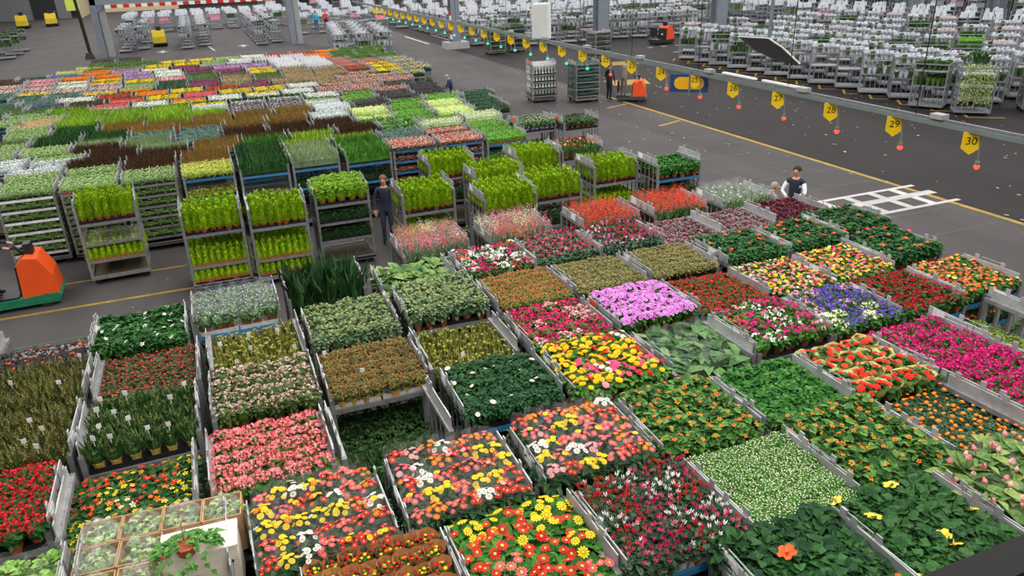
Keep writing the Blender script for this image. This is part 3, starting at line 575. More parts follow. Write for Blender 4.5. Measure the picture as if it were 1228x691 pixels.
sp('crimson_mum', ('dome', 50, .13, .16, .06, .04), [dk2, dk1], [('clus', [((206, 20, 44), 2), ((224, 34, 50), 1)], 14, .03, .02)], 6, 5)
sp('impatiens_white', ('dome', 110, .14, .24, .08, .055), [(38, 84, 36), dk1, (54, 104, 44)], [('five', [((246, 244, 232), 1)], 1.3, .034, .02, True)], 6, 5, nv=7)
sp('blue_posy_sleeve', ('dome', 70, .13, .22, .06, .03), [(96, 122, 80), (120, 146, 104), (80, 104, 62)], [('dot', [(BLU, 1), (WHT, 2), ((170, 160, 210), 1)], 14, .014, .03)], 6, 4, sleeve=('clear', .07, .14, .3))
sp('aspidistra', ('blade', 34, .24, .66, .6, .085), [(34, 66, 30), (46, 82, 38), (28, 54, 28)], [], 3, 3)
sp('climber', ('dome', 90, .17, .3, .1, .07), [(104, 146, 60), (130, 168, 84), (84, 122, 50)], [('dot', [((120, 20, 40), 1)], 5, .016, .01)], 4, 4, sleeve=('clear', .09, .18, .32))
sp('caladium', ('arch', 14, .18, .34, .4, .13), [(78, 112, 54), (112, 140, 76), (56, 92, 44)], [], 4, 4)
sp('kalanchoe_bud', ('dome', 80, .14, .26, .085, .055), [(92, 116, 80), (116, 138, 104), (70, 98, 62)], [('clus', [((180, 184, 116), 2), ((160, 170, 104), 1)], 10, .026, .03)], 6, 5)
sp('plug_orange', ('dome', 90, .12, .12, .045, .03), [(112, 124, 54), (88, 104, 46)], [('clus', [((226, 104, 70), 2), ((214, 130, 90), 1)], 14, .018, .015)], 7, 6, pot=potblk)
sp('plug_olive', ('dome', 110, .12, .12, .045, .03), [(112, 112, 60), (134, 124, 74), (92, 98, 54)], [('dot', [((150, 120, 84), 1), ((170, 150, 96), 1)], 16, .014, .012)], 7, 6, pot=potblk)
sp('daisy_pink', ('dome', 44, .13, .2, .07, .05), [dk2, md1], [('daisy', [((226, 130, 220), 3), ((236, 170, 232), 2), ((210, 100, 200), 1)], 34, .03, .02, False, rgbm((130, 50, 130)))], 6, 5)
sp('verbena_red', ('dome', 56, .13, .18, .06, .04), [(64, 84, 42), dk2], [('clus', [((214, 50, 40), 3), ((190, 36, 36), 1)], 13, .026, .02)], 6, 5)
sp('kalanchoe_rose', ('dome', 40, .13, .18, .08, .06), [md1, dk2], [('clus', [((214, 34, 110), 4), ((236, 84, 60), 1.5), (LPK, 1.2), (WHT, .5)], 9, .044, .03, False, None, True)], 6, 5, nv=5)
sp('impatiens_dark', ('dome', 110, .16, .28, .085, .05), [(40, 86, 42), (30, 68, 36), (56, 104, 50)], [('five', [((232, 56, 36), 1)], .7, .045, .03, True)], 5, 4, nv=8)
sp('cyclamen_pink', ('dome', 60, .13, .18, .06, .06), [(60, 90, 62), (84, 112, 84)], [('cyc', [((234, 84, 140), 3), ((226, 50, 110), 2), (LPK, 1)], 8, .04, .07)], 6, 4)
sp('cyclamen_white', ('dome', 50, .13, .18, .07, .06), [(84, 110, 60), (64, 96, 50)], [('clus', [((208, 30, 110), 3), (WHT, 2.5), ((236, 130, 170), 2), ((226, 80, 50), 1)], 6, .05, .04, False, None, True)], 6, 4, nv=6)
sp('cyclamen_rose', ('dome', 60, .13, .18, .06, .06), [(54, 80, 58), (80, 106, 80)], [('cyc', [((226, 60, 130), 3), ((244, 130, 180), 2), (WHT, 1), (RED, .8)], 8, .04, .08, False, None, True)], 6, 4, nv=5)
sp('heuchera', ('dome', 80, .13, .16, .06, .05), [(120, 104, 104), (130, 74, 84), (92, 96, 84)], [('dot', [((150, 50, 70), 1), ((190, 180, 180), 1)], 18, .016, .015)], 6, 5)
sp('dark_red_leaf', ('dome', 90, .13, .16, .06, .045), [(98, 32, 48), (120, 44, 58), (70, 28, 40)], [], 6, 5)
sp('snapdragon', ('blade', 40, .12, .26, .2, .028), [(96, 124, 84), (120, 140, 104)], [('spike', [(ORG, 2), (DRED, 2), (CORAL, 2), (LPK, 1.4), (CRM, 1.2), (RED, 1.6)], 6, .03, .03, False, None, True)], 6, 5, sleeve=('clear', .06, .12, .38), nv=6)
sp('celosia_red', ('blade', 44, .12, .26, .2, .03), [(70, 104, 50), (92, 122, 66)], [('spike', [((236, 46, 30), 3), ((240, 80, 50), 1)], 9, .03, -.02)], 6, 5, sleeve=('clear', .06, .11, .26), nv=4)
sp('white_green_sleeve', ('blade', 56, .13, .28, .2, .026), [(104, 134, 84), (140, 160, 124)], [('five', [((230, 232, 228), 1)], 2, .03, .02)], 6, 4, sleeve=('clear', .06, .13, .36))
sp('lemon_cypress', ('cone', 420, .165, .46, .1, .026), [lm1, lm2, (128, 172, 26)], [], 7, 4, pot=terram)
sp('lemon_cypress_round', ('dome', 240, .18, .36, .07, .026), [(116, 160, 28), (136, 178, 38), (98, 140, 26)], [], 5, 4)
sp('hibiscus_low', ('dome', 70, .18, .26, .1, .07), [(56, 84, 50), dk2], [('trump', [((236, 80, 40), 1)], .4, .05, .02, True, rgbm(DRED))], 4, 3, nv=5)
sp('tulip', ('blade', 36, .12, .24, .2, .035), [(84, 120, 60), (64, 100, 50)], [('cup', [((232, 70, 30), 2), (CRM, 1)], 3, .03, .06)], 5, 4)
sp('viola_pot', ('dome', 60, .13, .22, .1, .04), [(70, 104, 64), (104, 130, 92)], [('dot', [(CRM, 1)], 4, .02, .02)], 7, 4, pot=potlil)
sp('rhodo', ('dome', 80, .14, .2, .08, .035), [(64, 92, 52), (52, 76, 44), (90, 110, 74)], [], 6, 4)
sp('seedling', ('dome', 60, .12, .1, .05, .03), [(96, 120, 52), (130, 150, 70)], [('dot', [((60, 50, 60), 1), ((200, 200, 90), 1)], 8, .014, .01)], 7, 6, pot=potblk)

# species used on whole trays (far block and lower shelves): kind, height, greens, flower colours, coverage
TRAY = {
 'pg': ('low', .18, [(122, 154, 86), (100, 134, 66), (142, 168, 108)], [((176, 194, 136), 1)], .25, 'pale green seedlings'), 'gr': ('low', .2, [(80, 110, 50), (64, 96, 40)], [], 0, 'green bedding plants'),
 'bl': ('low', .18, [(70, 92, 90), (60, 80, 80)], [((92, 116, 176), 1)], .8, 'blue bedding flowers'), 'yg': ('low', .2, [(160, 176, 62), (140, 158, 50), (180, 190, 90)], [((200, 196, 90), 1)], .4, 'yellow-green foliage plants'),
 'dr': ('low', .3, [(84, 34, 36), (60, 54, 34)], [], 0, 'dark red foliage plants'), 'pk': ('low', .16, [dk2, md1], [((236, 110, 150), 2), ((244, 200, 210), 1)], .7, 'pink bedding flowers'), 'dk': ('low', .24, [(46, 84, 52), (36, 66, 42)], [], 0, 'dark green bedding plants'),
 'wh': ('low', .18, [dk2, md1], [((238, 236, 230), 1)], .85, 'white bedding flowers'), 'or': ('low', .16, [dk2, md1], [((250, 130, 10), 1), ((246, 110, 5), 1)], .9, 'orange marigolds'), 'ye': ('low', .18, [dk2, dk1], [((250, 216, 20), 1), ((240, 196, 10), .6)], .65, 'yellow bedding flowers'),
 'rw': ('low', .18, [(84, 110, 80), dk2], [((226, 60, 80), 1), ((236, 230, 226), 1.4)], .6, 'red and white bedding flowers'), 'gb': ('low', .2, [(92, 124, 112), (74, 106, 92)], [], 0, 'grey-blue foliage plants'), 'pu': ('low', .18, [dk2, dk1], [((84, 40, 130), 1)], .75, 'deep purple bedding flowers'),
 're': ('low', .18, [dk2, dk1], [((222, 26, 24), 1)], .5, 'red bedding flowers'), 'co': ('low', .18, [dk2], [((240, 96, 84), 2), ((236, 80, 130), 1)], .8, 'coral bedding flowers'), 'tg': ('blade', .62, [(130, 168, 40), (108, 150, 34), (156, 190, 64)], [], 0, 'tall bright green bamboo-like plants'),
 'pp': ('low', .16, [(196, 170, 130), (170, 176, 120)], [((214, 150, 110), 1)], .3, 'peach and green seedlings'), 'ma': ('low', .16, [(84, 50, 60), dk2], [((120, 30, 76), 2), ((160, 60, 120), 1)], .75, 'maroon bedding flowers'), 'li': ('low', .18, [dk2, (96, 110, 90)], [((206, 140, 200), 1), ((190, 160, 210), .6)], .7, 'lilac bedding flowers'),
 'ol': ('low', .36, [(124, 124, 74), (104, 110, 62)], [((206, 150, 124), 1)], .35, 'dusty pink budding shrubs'), 'si': ('low', .2, [(196, 204, 204), (160, 172, 166)], [((226, 230, 232), 1)], .4, 'silver-leaved plants'), 'ds': ('low', .32, [(70, 56, 56), (96, 96, 96)], [((196, 196, 200), 1)], .2, 'dark foliage with silver tips'),
 'bg': ('grass', .36, [(150, 112, 56), (128, 100, 48), (110, 104, 46)], [], 0, 'golden brown grasses'), 'db': ('grass', .4, [(70, 44, 30), (54, 46, 26), (84, 56, 36)], [], 0, 'dark brown grasses'), 'sw': ('wrap', .42, [(70, 92, 56), (56, 76, 46)], [], 0, 'plants in silvery white sleeves'), 'bx': ('low', .4, [(88, 124, 42), (70, 104, 36)], [], 0, 'boxwood shrubs'),
 'rs': ('low', .2, [(140, 104, 92), (110, 100, 70)], [((200, 120, 116), 1)], .5, 'rosy brown bedding plants'), 'pgk': ('low', .3, [(104, 120, 70), dk2], [((240, 150, 150), 2), ((220, 90, 160), 1), ((236, 190, 170), 1)], .5, 'pink flowering shrubs'), 'dp': ('low', .36, [(58, 50, 54), (72, 66, 70), (46, 50, 42)], [], 0, 'dark purple foliage plants'),
 'bf': ('low', .24, [(96, 152, 44), (120, 174, 60), (76, 132, 40)], [], 0, 'bright green leafy plants'), 'lw': ('low', .22, [(180, 206, 84), (200, 216, 130)], [((230, 234, 190), 1)], .4, 'lime and white foliage plants'), 'bgf': ('big', .3, [(78, 124, 52), (60, 104, 44), (110, 150, 76)], [], 0, 'large-leaved green plants'), 'vw': ('low', .24, [(150, 176, 116), (196, 206, 160)], [((226, 230, 196), 1)], .35, 'white variegated foliage plants'),
 'sd': ('low', .1, [(150, 96, 84), (128, 104, 74)], [((200, 84, 90), 1.2), ((206, 190, 160), 1)], .7, 'red sedum plugs'), 'dbl': ('blade', .42, [(44, 84, 36), (34, 68, 36), (58, 100, 46)], [], 0, 'dark green strap-leaved plants'), 'gbl': ('blade', .45, [(72, 126, 40), (92, 146, 48), (58, 108, 36)], [], 0, 'fresh green strap-leaved plants'),
 'gg': ('grass', .4, [(120, 142, 110), (150, 166, 134), (130, 160, 80)], [], 0, 'blue-grey grasses'), 'yb': ('blade', .36, [(140, 170, 50), (120, 154, 46)], [], 0, 'yellow-green strap-leaved plants'), 'vi': ('low', .2, [dk2, md1], [((110, 80, 170), 1), ((240, 210, 60), 1), (WHT, .6)], .6, 'purple and yellow violas'),
 'lc': ('cone', .44, [lm1, lm2, (128, 172, 26)], [], 0, 'lemon cypresses'), 'dg': ('low', .3, [(40, 66, 34), (54, 84, 42)], [], 0, 'dark green leafy plants'),
}
TM = {}
def tray_mesh(code, dense=1.0):
    k = (code, dense)
    if k in TM: return TM[k]
    kind, H, gs, cols, cov, _ = TRAY[code]; rg = random.Random(code + 'x'); ms = [leafm('%d_%d_%d' % g, g) for g in gs]; b = MB(); lx, ly = TL - .02, .58
    core = H * (.5 if kind not in ('cone',) else .12); b.box((0, 0, core / 2 + .03), (lx - .1, ly - .12, core), ms[0])
    hz = lambda x, y: H * (.86 + .14 * math.sin(x * 31 + 1) * math.sin(y * 29))
    n = {'low': 720, 'blade': 520, 'grass': 900, 'big': 130, 'wrap': 200, 'cone': 0}[kind]
    for i in range(int(n * dense)):
        x = rg.uniform(-lx / 2, lx / 2); y = rg.uniform(-ly / 2, ly / 2); t = rg.uniform(0, 6.28); h = hz(x, y)
        if kind in ('low', 'big', 'wrap'):
            if rg.random() < .4: y = rg.choice((-1, -1, 1)) * ly * .48; h *= rg.uniform(.15, .95)
            L = {'low': .065, 'big': .17, 'wrap': .07}[kind]; b.leaf((x, y, h - L * .3 + .03), (math.cos(t), math.sin(t), rg.uniform(0, 1)), L, L * .55, rg.choice(ms), roll=rg.uniform(-.5, .5))
        else:
            b.leaf((x, y, .03 + H * rg.uniform(0, .3)), (math.cos(t) * .22, math.sin(t) * .22, 1), H * rg.uniform(.6, .85), .035 if kind == 'blade' else .014, rg.choice(ms), droop=rg.uniform(-.1, .15), roll=rg.uniform(-1.5, 1.5))
    if kind == 'cone':
        for j in range(3):
            for i in range(9):
                f = MB(); foliage(f, rg, 'cone', 110, .115, H, .1, .028, ms); ox = -lx / 2 + lx * (i + .5) / 9; oy = -ly / 2 + ly * (j + .5) / 3
                for fc, mi in zip(f.f, f.m): b.add([(f.v[q][0] + ox, f.v[q][1] + oy, f.v[q][2]) for q in fc], [tuple(range(len(fc)))], f.mats[mi])
    if kind == 'wrap':
        wm = mat('sleeve_silver', (206, 206, 210), .35, .1)
        for j in range(3):
            for i in range(8):
                ox = -lx / 2 + lx * (i + .5) / 8; oy = -ly / 2 + ly * (j + .5) / 3; b.lathe([(.04, .1), (.07, H), (.03, H + .12)], wm, 6, (ox, oy), False)
    if cov:
        for i in range(int(430 * cov * dense)):
            x = rg.uniform(-lx / 2, lx / 2); y = rg.uniform(-ly / 2, ly / 2)
            bloom(b, 'dot', Vector((x, y, hz(x, y) + .035)), Vector((rg.uniform(-.3, .3), rg.uniform(-.6, .1), 1)), .026, rgbm(wch(rg, cols)), rg)
    TM[k] = b.mesh('tray_plants'); return TM[k]
tray_base = MB().box((0, 0, .015), (TL - .08, .52, .03), blackm).box((0, -.255, .04), (TL - .08, .012, .06), blackm).box((0, .255, .04), (TL - .08, .012, .06), blackm).mesh('tray')
tray_base_t = MB().box((0, 0, .015), (TL - .08, .52, .03), terram).box((0, -.255, .04), (TL - .08, .012, .06), terram).box((0, .255, .04), (TL - .08, .012, .06), terram).mesh('tray')
def tray(tr, code, z, half, label, group, base=None, dense=1.0):
    M = Matrix.Translation(tr.location) @ Matrix.Rotation(tr.rotation_euler.z, 4, 'Z')
    o = ob(TRAY[code][5].replace('-', '_').replace(' ', '_').replace('grasses', 'grass_').rstrip('s').rstrip('_').replace('foliage_plant', 'foliage') + '_tray', base or tray_base, None, M @ Vector((0, half * .268, z)), tr.rotation_euler.z); tag(o, label, 'plant tray', group)
    p = ob('plants', tray_mesh(code, dense), o); p['kind'] = 'stuff'
    return o
# ------------------------------------------------------------------ front block: (y, [(x, species, words, object name, options)])
BLOCK = [
 (3.52, [(2.75, 'hibiscus_low', 'low orange hibiscus in front of the mixed cyclamen', 'potted_hibiscus', {'top': 1.45, 'edge': 'sb'}), (3.98, 'hibiscus_orange', 'dark green hibiscus with orange blooms', 'potted_hibiscus', {'top': 1.95}), (5.22, 'hibiscus_yellow', 'dark green hibiscus with yellow blooms', 'potted_hibiscus', {'top': 1.95, 'card': 'cr'}), (6.48, 'medinilla', 'sleeved pink-budded medinilla in the bottom right corner', 'potted_medinilla', {'top': 1.95, 'card': 'cr'})]),
 (4.72, [(.62, 'calceolaria_paper', 'red and yellow calceolaria in brown paper cones', 'potted_calceolaria', {'top': 1.85}), (1.9, 'gerbera_open', 'unwrapped red, yellow and pink gerberas', 'potted_gerbera', {'top': 1.84, 'edge': 'sb'}), (3.17, 'cyclamen_mix', 'mixed red, pink and white cyclamen', 'potted_cyclamen', {'edge': 'sb', 'crate': 'w', 'y': 4.66}), (4.42, 'white_bud', 'dense green plugs speckled with white buds', 'potted_plug', {'y': 4.6}), (5.68, 'thunbergia', 'orange thunbergia behind the yellow hibiscus', 'potted_thunbergia', {'top': 1.98, 'y': 4.75}), (6.93, 'marigold', 'orange marigolds on dark foliage', 'potted_marigold', {'top': 1.75, 'edge': 'sb', 'yaw': 4}), (8.2, 'kalanchoe_magenta', 'magenta kalanchoe at the right picture edge', 'potted_kalanchoe', {'yaw': 5, 'y': 4.95, 'card': 'cg'})]),
 (5.9, [(-2.5, 'climber', 'leafy green climbers at the bottom left corner', 'potted_climber', {'top': 1.85}), (.27, 'gerbera_sleeve', 'sleeved mixed gerberas next to the cardboard boxes', 'potted_gerbera', {'edge': 'sb', 'y': 5.82}), (1.62, 'gerbera_red_sleeve', 'sleeved mixed gerberas behind the unwrapped gerberas', 'potted_gerbera', {}), (3.0, 'gerbera_red_sleeve', 'sleeved mixed gerberas in front of the yellow ranunculus', 'potted_gerbera', {'top': 1.95}), (4.33, 'thunbergia', 'orange thunbergia in front of the sleeved callas', 'potted_thunbergia', {'top': 1.98}), (5.6, 'green_peperomia', 'plain bright green glossy-leaved plants', 'potted_peperomia', {'top': 1.9}), (6.87, 'begonia_red', 'red begonias in cream paper', 'potted_begonia', {'edge': 'sb'}), (8.1, 'kalanchoe_magenta', 'magenta kalanchoe behind the red begonias', 'potted_kalanchoe', {'yaw': 3, 'edge': 'sb'}), (9.45, 'seedling', 'small yellow-green seedlings right of the magenta kalanchoe', 'potted_seedling', {'top': 1.45, 'edge': 'sb', 'y': 6.2}), (10.75, 'rhodo', 'green shrubs in a terracotta tray at the right picture edge', 'potted_shrub', {'top': 1.2, 'y': 6.3, 'crate': 't'})]),
 (7.3, [(-2.72, 'crimson_mum', 'crimson flowers at the lower left edge', 'potted_chrysanthemum', {}), (-1.42, 'primula_mix', 'mixed red, yellow and orange primulas behind the cartons', 'potted_primula', {'y': 7.15, 'top': 1.68}), (-.06, 'kalanchoe_coral', 'coral pink kalanchoe', 'potted_kalanchoe', {'y': 7.25, 'top': 1.82}), (1.24, None, 'only low dark greenery', '', {}), (2.68, 'gardenia', 'dark green gardenias with a few cream blooms', 'potted_gardenia', {'edge': 'sb', 'y': 7.45}), (4.0, 'ranunculus', 'yellow and red ranunculus', 'potted_ranunculus', {'top': 1.95}), (5.33, 'calla_sleeve', 'sleeved arrow-leaved callas', 'potted_calla', {'top': 1.8}), (6.6, 'kalanchoe_mixed', 'magenta, white and orange flower heads left of the purple campanulas', 'potted_kalanchoe', {'top': 1.96}), (7.86, 'campanula', 'purple campanulas with pink and cream', 'potted_campanula', {'edge': 'sb'}), (9.08, 'kalanchoe_darkred', 'dark red kalanchoe', 'potted_kalanchoe', {'edge': 'sb'}), (10.34, 'begonia_flame', 'flame red and orange begonias at the right end', 'potted_begonia', {'edge': 'sb', 'card': 'co', 'y': 7.4, 'low': 'fl'})]),
 (8.58, [(-2.68, 'bud_brown', 'brownish budding plants, front trolley at the left edge', 'potted_bud_plant', {'y': 8.6}), (-1.38, 'bud_pot', 'budding green plants with white tags in mustard pots', 'potted_bud_plant', {'y': 8.5}), (0., 'pale_pink_posy', 'pale pink posies behind the coral kalanchoe', 'potted_posy', {'y': 8.62}), (1.32, 'sedum_rust', 'rust-coloured sedum in mustard pots', 'potted_sedum', {'crate': 'w', 'y': 8.5}), (2.62, 'kalanchoe_lime', 'yellow-green budding kalanchoe behind the gardenias', 'potted_kalanchoe', {'top': 1.8, 'y': 8.72}), (3.98, 'kalanchoe_rose', 'rose and orange kalanchoe behind the ranunculus', 'potted_kalanchoe', {}), (5.33, 'daisy_pink', 'lilac pink daisies', 'potted_daisy', {'top': 1.97, 'card': 'co'}), (6.63, 'verbena_red', 'small red flower heads right of the pink daisies', 'potted_verbena', {'top': 1.86}), (7.87, 'primula_pink', 'coral, yellow and cream primulas', 'potted_primula', {}), (9.1, 'primula_bright', 'bright yellow and pink primulas', 'potted_primula', {}), (10.4, 'impatiens_dark', 'dark green impatiens with red dots above the yellow primulas', 'potted_impatiens', {'top': 1.98, 'y': 8.85})]),
 (9.93, [(-2.68, 'bud_brown', 'brownish budding plants, rear trolley at the left edge', 'potted_bud_plant', {'y': 9.85}), (-1.35, 'red_berry', 'small red flowers in front of the white impatiens', 'potted_red_flower', {'top': 1.78, 'y': 9.75}), (0., 'kalanchoe_lime', 'yellow-green budding kalanchoe behind the pale pink posies', 'potted_kalanchoe', {'top': 1.8}), (1.33, 'kalanchoe_bud', 'grey-green budding kalanchoe in front of the aspidistras', 'potted_kalanchoe', {'y': 10.05}), (2.73, 'kalanchoe_bud', 'grey-green budding kalanchoe left of the orange-green plugs', 'potted_kalanchoe', {'top': 1.97, 'y': 10.15}), (4.03, 'plug_orange', 'orange-tipped green plugs', 'potted_plug', {'edge': 'sb'}), (5.33, 'plug_olive', 'olive brown plugs, left of two', 'potted_plug', {}), (6.68, 'plug_olive', 'olive brown plugs, right of two', 'potted_plug', {}), (8.12, 'impatiens_dark', 'dark green impatiens behind the coral primulas', 'potted_impatiens', {'top': 1.95}), (9.45, 'impatiens_dark', 'dark green impatiens in front of the dark red foliage', 'potted_impatiens', {'top': 1.95}), (10.72, 'impatiens_dark', 'dark green impatiens at the aisle end', 'potted_impatiens', {'top': 1.95, 'y': 10.2})]),
 (11.28, [(-1.5, 'impatiens_white', 'glossy green impatiens with white blooms', 'potted_impatiens', {'crate': 'w', 'y': 11.05}), (-.18, 'blue_posy_sleeve', 'sleeved blue and white posies', 'potted_posy', {'edge': 'sb', 'crate': 'w', 'y': 11.45}), (1.2, 'aspidistra', 'tall dark aspidistras', 'potted_aspidistra', {'top': 2.12, 'y': 11.7}), (2.62, 'caladium', 'broad-leaved caladiums right of the aspidistras', 'potted_caladium', {'top': 1.85}), (4.0, 'cyclamen_white', 'magenta and white flower heads beside the pink cyclamen', 'potted_pelargonium', {}), (5.24, 'cyclamen_pink', 'bright pink cyclamen, left trolley', 'potted_cyclamen', {}), (6.5, 'cyclamen_rose', 'rose and white cyclamen, right trolley', 'potted_cyclamen', {'card': 'co'}), (7.75, 'heuchera', 'grey and red heucheras right of the cyclamen', 'potted_heuchera', {'top': 1.8}), (9.0, 'heuchera', 'grey and red heucheras beside the dark red foliage', 'potted_heuchera', {'top': 1.8}), (10.24, 'dark_red_leaf', 'dark red foliage in front of the man in the vest', 'potted_coleus', {'top': 1.85})]),
 (12.68, [(3.3, 'snapdragon', 'sleeved mixed snapdragons, left trolley', 'potted_snapdragon', {}), (4.95, 'snapdragon', 'sleeved mixed snapdragons, right trolley', 'potted_snapdragon', {}), (6.85, 'celosia_red', 'red celosia spikes, left trolley', 'potted_celosia', {'top': 1.9}), (8.42, 'celosia_red', 'red celosia spikes, right trolley', 'potted_celosia', {'top': 1.9}), (9.95, 'white_green_sleeve', 'sleeved white-flowering green plants', 'potted_white_flower', {'y': 12.55})]),
 (15.6, [(5.72, 'lemon_cypress', 'lemon cypresses, front of the middle pair', 'potted_cypress', {'y': 15.2, 'top': 2.0}), (7.02, 'lemon_cypress', 'lemon cypresses beside the wire panel', 'potted_cypress', {'y': 15.6, 'top': 2.0}), (9.05, 'lemon_cypress', 'lemon cypresses left of the blue-edged green trolley', 'potted_cypress', {'y': 16.5, 'top': 1.9, 'low': 'lc'}), (10.5, 'green_peperomia', 'low green plants on blue-edged shelves at the aisle', 'potted_green_plant', {'y': 15.9, 'top': 1.75, 'edge': 'sb', 'low': 'dk'})]),
 (17.2, [(-.4, 'lemon_cypress', 'lemon cypresses, leftmost of the row', 'potted_cypress', {'y': 17.15, 'top': 1.9, 'low': 'lc'}), (.95, 'lemon_cypress', 'lemon cypresses, second of the row', 'potted_cypress', {'y': 16.95, 'top': 1.9, 'low': 'lc'}), (2.42, 'lemon_cypress_round', 'round lime shrubs beside the man in the dark jacket', 'potted_shrub', {'y': 17.3, 'top': 2.0, 'low': 'dg'}), (4.2, 'lemon_cypress', 'lemon cypresses right of the man in the dark jacket', 'potted_cypress', {'y': 16.4, 'top': 1.9, 'low': 'lc'}), (6.15, 'lemon_cypress', 'lemon cypresses, middle of the trolley cluster', 'potted_cypress', {'y': 16.9, 'top': 2.0}), (5.5, 'lemon_cypress', 'lemon cypresses in front of the red sedum trays', 'potted_cypress', {'y': 18.7, 'top': 1.95}), (7.75, 'lemon_cypress', 'lemon cypresses, rear right of the cluster', 'potted_cypress', {'y': 18.3, 'top': 1.95}), (9.1, 'tulip', 'orange tulips behind the lemon cypresses', 'potted_tulip', {'y': 18.4, 'top': 1.85})]),
]
cr_m = {'w': polym, 't': terram, 'b': blackm}
TRAY['fl'] = ('low', .2, [dk2, dk1], [((226, 70, 50), 3), (ORG, 1), (YEL, .5)], .4, 'flame red begonias')
for y0, row in BLOCK:
    for x, code, words, nm, op in row:
        y = op.get('y', y0); yaw = R_(op.get('yaw', RND.uniform(-1, 1))); lab = 'metal trolley carrying ' + words
        if code is None:
            t = trolley(x, y, yaw, 'metal trolley with empty top and low dark greenery', [.55, 1.0])
            tray(t, 'dbl', 1.02, -1, 'tray of dark strap-leaved plants on the emptied trolley', None); tray(t, 'dg', 1.02, 1, 'tray of dark leafy plants on the emptied trolley', None)
            tray(t, 'dbl', .57, -1, 'lower tray of dark plants on the emptied trolley, front', None); continue
        H = SPEC[code]['fol'][3]; zs = op.get('top', 1.9) - H - .13
        low = op.get('low', 'dg'); shelves = [zs]; lz = []
        if low == 'lc': lz = [zs - .72, .24] if zs > 1.1 else [.35]
        elif 'low' in op: lz = [zs - .42, zs - .84]
        else: lz = [max(.3, zs - .6)]
        t = trolley(x, y, yaw, lab, [zs] + [q for q in lz if q > .25], edge=op.get('edge', 'sg'), card=op.get('card', 'cw'))
        fill(t, code, zs + .014, nm, ('potted plant among the ' + words, words), crate=cr_m[op.get('crate', 'b')])
        for q in lz:
            for hf in ((-1, 1) if 'low' in op else (-1,)): tray(t, low, q + .015, hf, f"{'upper' if q == lz[0] else 'lowest'} {'front' if hf < 0 else 'rear'} tray below the " + words, 'lower trays under ' + words, tray_base_t if low == 'lc' else None)
# dark plants with orange flowers at the back of the left edge trolley
t = trolley(-2.7, 11.1, 0, 'metal trolley with a strip of near-black orange-flowering plants at the left edge', [1.5])
TRAY['bo'] = ('low', .28, [(36, 34, 34), (48, 40, 36)], [((236, 100, 30), 1)], .1, 'black leaved plants'); tray(t, 'bo', 1.52, -1, 'tray of near-black plants with orange blooms at the left edge', None)
# cartons
T = trolley(-1.15, 5.95, 0, 'metal trolley stacked with open cardboard boxes', [1.3])
bx = MB(); wl = .335; hh = .42
for s in (-1, 1): bx.box((0, s * wl / 2, hh / 2), (wl, .012, hh), cartonm); bx.box((s * wl / 2, 0, hh / 2), (.012, wl, hh), cartonm)
bx.box((0, 0, .01), (wl, wl, .02), cartonm); box_me = bx.mesh('carton')
fl = MB(); rg = random.Random(5)
for i in range(150): fl.leaf((rg.uniform(-.15, .15), rg.uniform(-.15, .15), rg.uniform(.15, .4)), (rg.uniform(-1, 1), rg.uniform(-1, 1), rg.uniform(-.2, .8)), .07, .045, leafm('box%d' % (i % 3), [(130, 160, 80), (160, 180, 110), (96, 130, 60)][i % 3]))
fl.tube((0, 0, .02), (0, 0, .2), .02, leafm('box0', md1)); fl_me = fl.mesh('foliage')
cw_ = MB(); P = [(.16 * math.cos(t_ * .7854 + .39) * 1.25, .16 * math.sin(t_ * .7854 + .39) * 1.25, .36) for t_ in range(8)] + [(.1 * math.cos(t_ * .7854) + .02, .1 * math.sin(t_ * .7854), .47 + .03 * (t_ % 2)) for t_ in range(8)] + [(0, .02, .5)]
cw_.add(P, [(i, (i + 1) % 8, 8 + (i + 1) % 8, 8 + i) for i in range(8)] + [(8 + i, 8 + (i + 1) % 8, 16) for i in range(8)], cellom); cello_me = cw_.mesh('cellophane')
pos = [(-1.62, 6.42, 'back row, leftmost'), (-1.27, 6.39, 'back row, second from left'), (-.92, 6.36, 'back row, third from left'), (-.57, 6.33, 'back row, rightmost'), (-1.62, 6.06, 'front row, leftmost'), (-1.27, 6.03, 'front row beside the white carton'), (-1.63, 5.68, 'nearest the camera, left'), (-1.27, 5.66, 'nearest the camera, right')]
for x, y, wd in pos:
    o = ob('cardboard_box', box_me, None, (x, y, 1.5), R_(-4)); tag(o, 'open cardboard box of leafy plants, ' + wd, 'box', 'open boxes on the trolley')
    p = ob('climbing_plant', fl_me, None, (x, y, 1.52), RND.uniform(0, 6)); tag(p, 'pale green leafy plant inside the open cardboard box, ' + wd, 'plant', 'plants in the open boxes'); ob('cellophane', cello_me, p)
ob('support', MB().box((-1.15, 6.05, 1.4), (1.1, 1.0, .17), cartonm).mesh('s'), None); o = bpy.data.objects['support']; o.name = 'flat_carton'; tag(o, 'flat cardboard layer under the open boxes', 'box')
WB = ob('white_carton', None, None, (-.77, 5.84, 1.49), R_(-3)); tag(WB, 'closed carton with white lid at the corner of the box trolley', 'box')
ob('carton_body', MB().box((0, 0, .24), (.62, .34, .48), cartonw).mesh('body'), WB); ob('lid', MB().box((0, 0, .49), (.64, .36, .03), mat('lid_white', (236, 226, 210))).mesh('lid'), WB)
ob('hand_hole', MB().box((.24, -.172, .33), (.05, .006, .03), blackm).mesh('hole'), WB)
HP = ob('hanging_basket_plant', None, None, (-.86, 5.7, 2.0)); tag(HP, 'trailing red-flowered plant with hook on the white carton', 'plant')
fb = MB(); rg = random.Random(9)
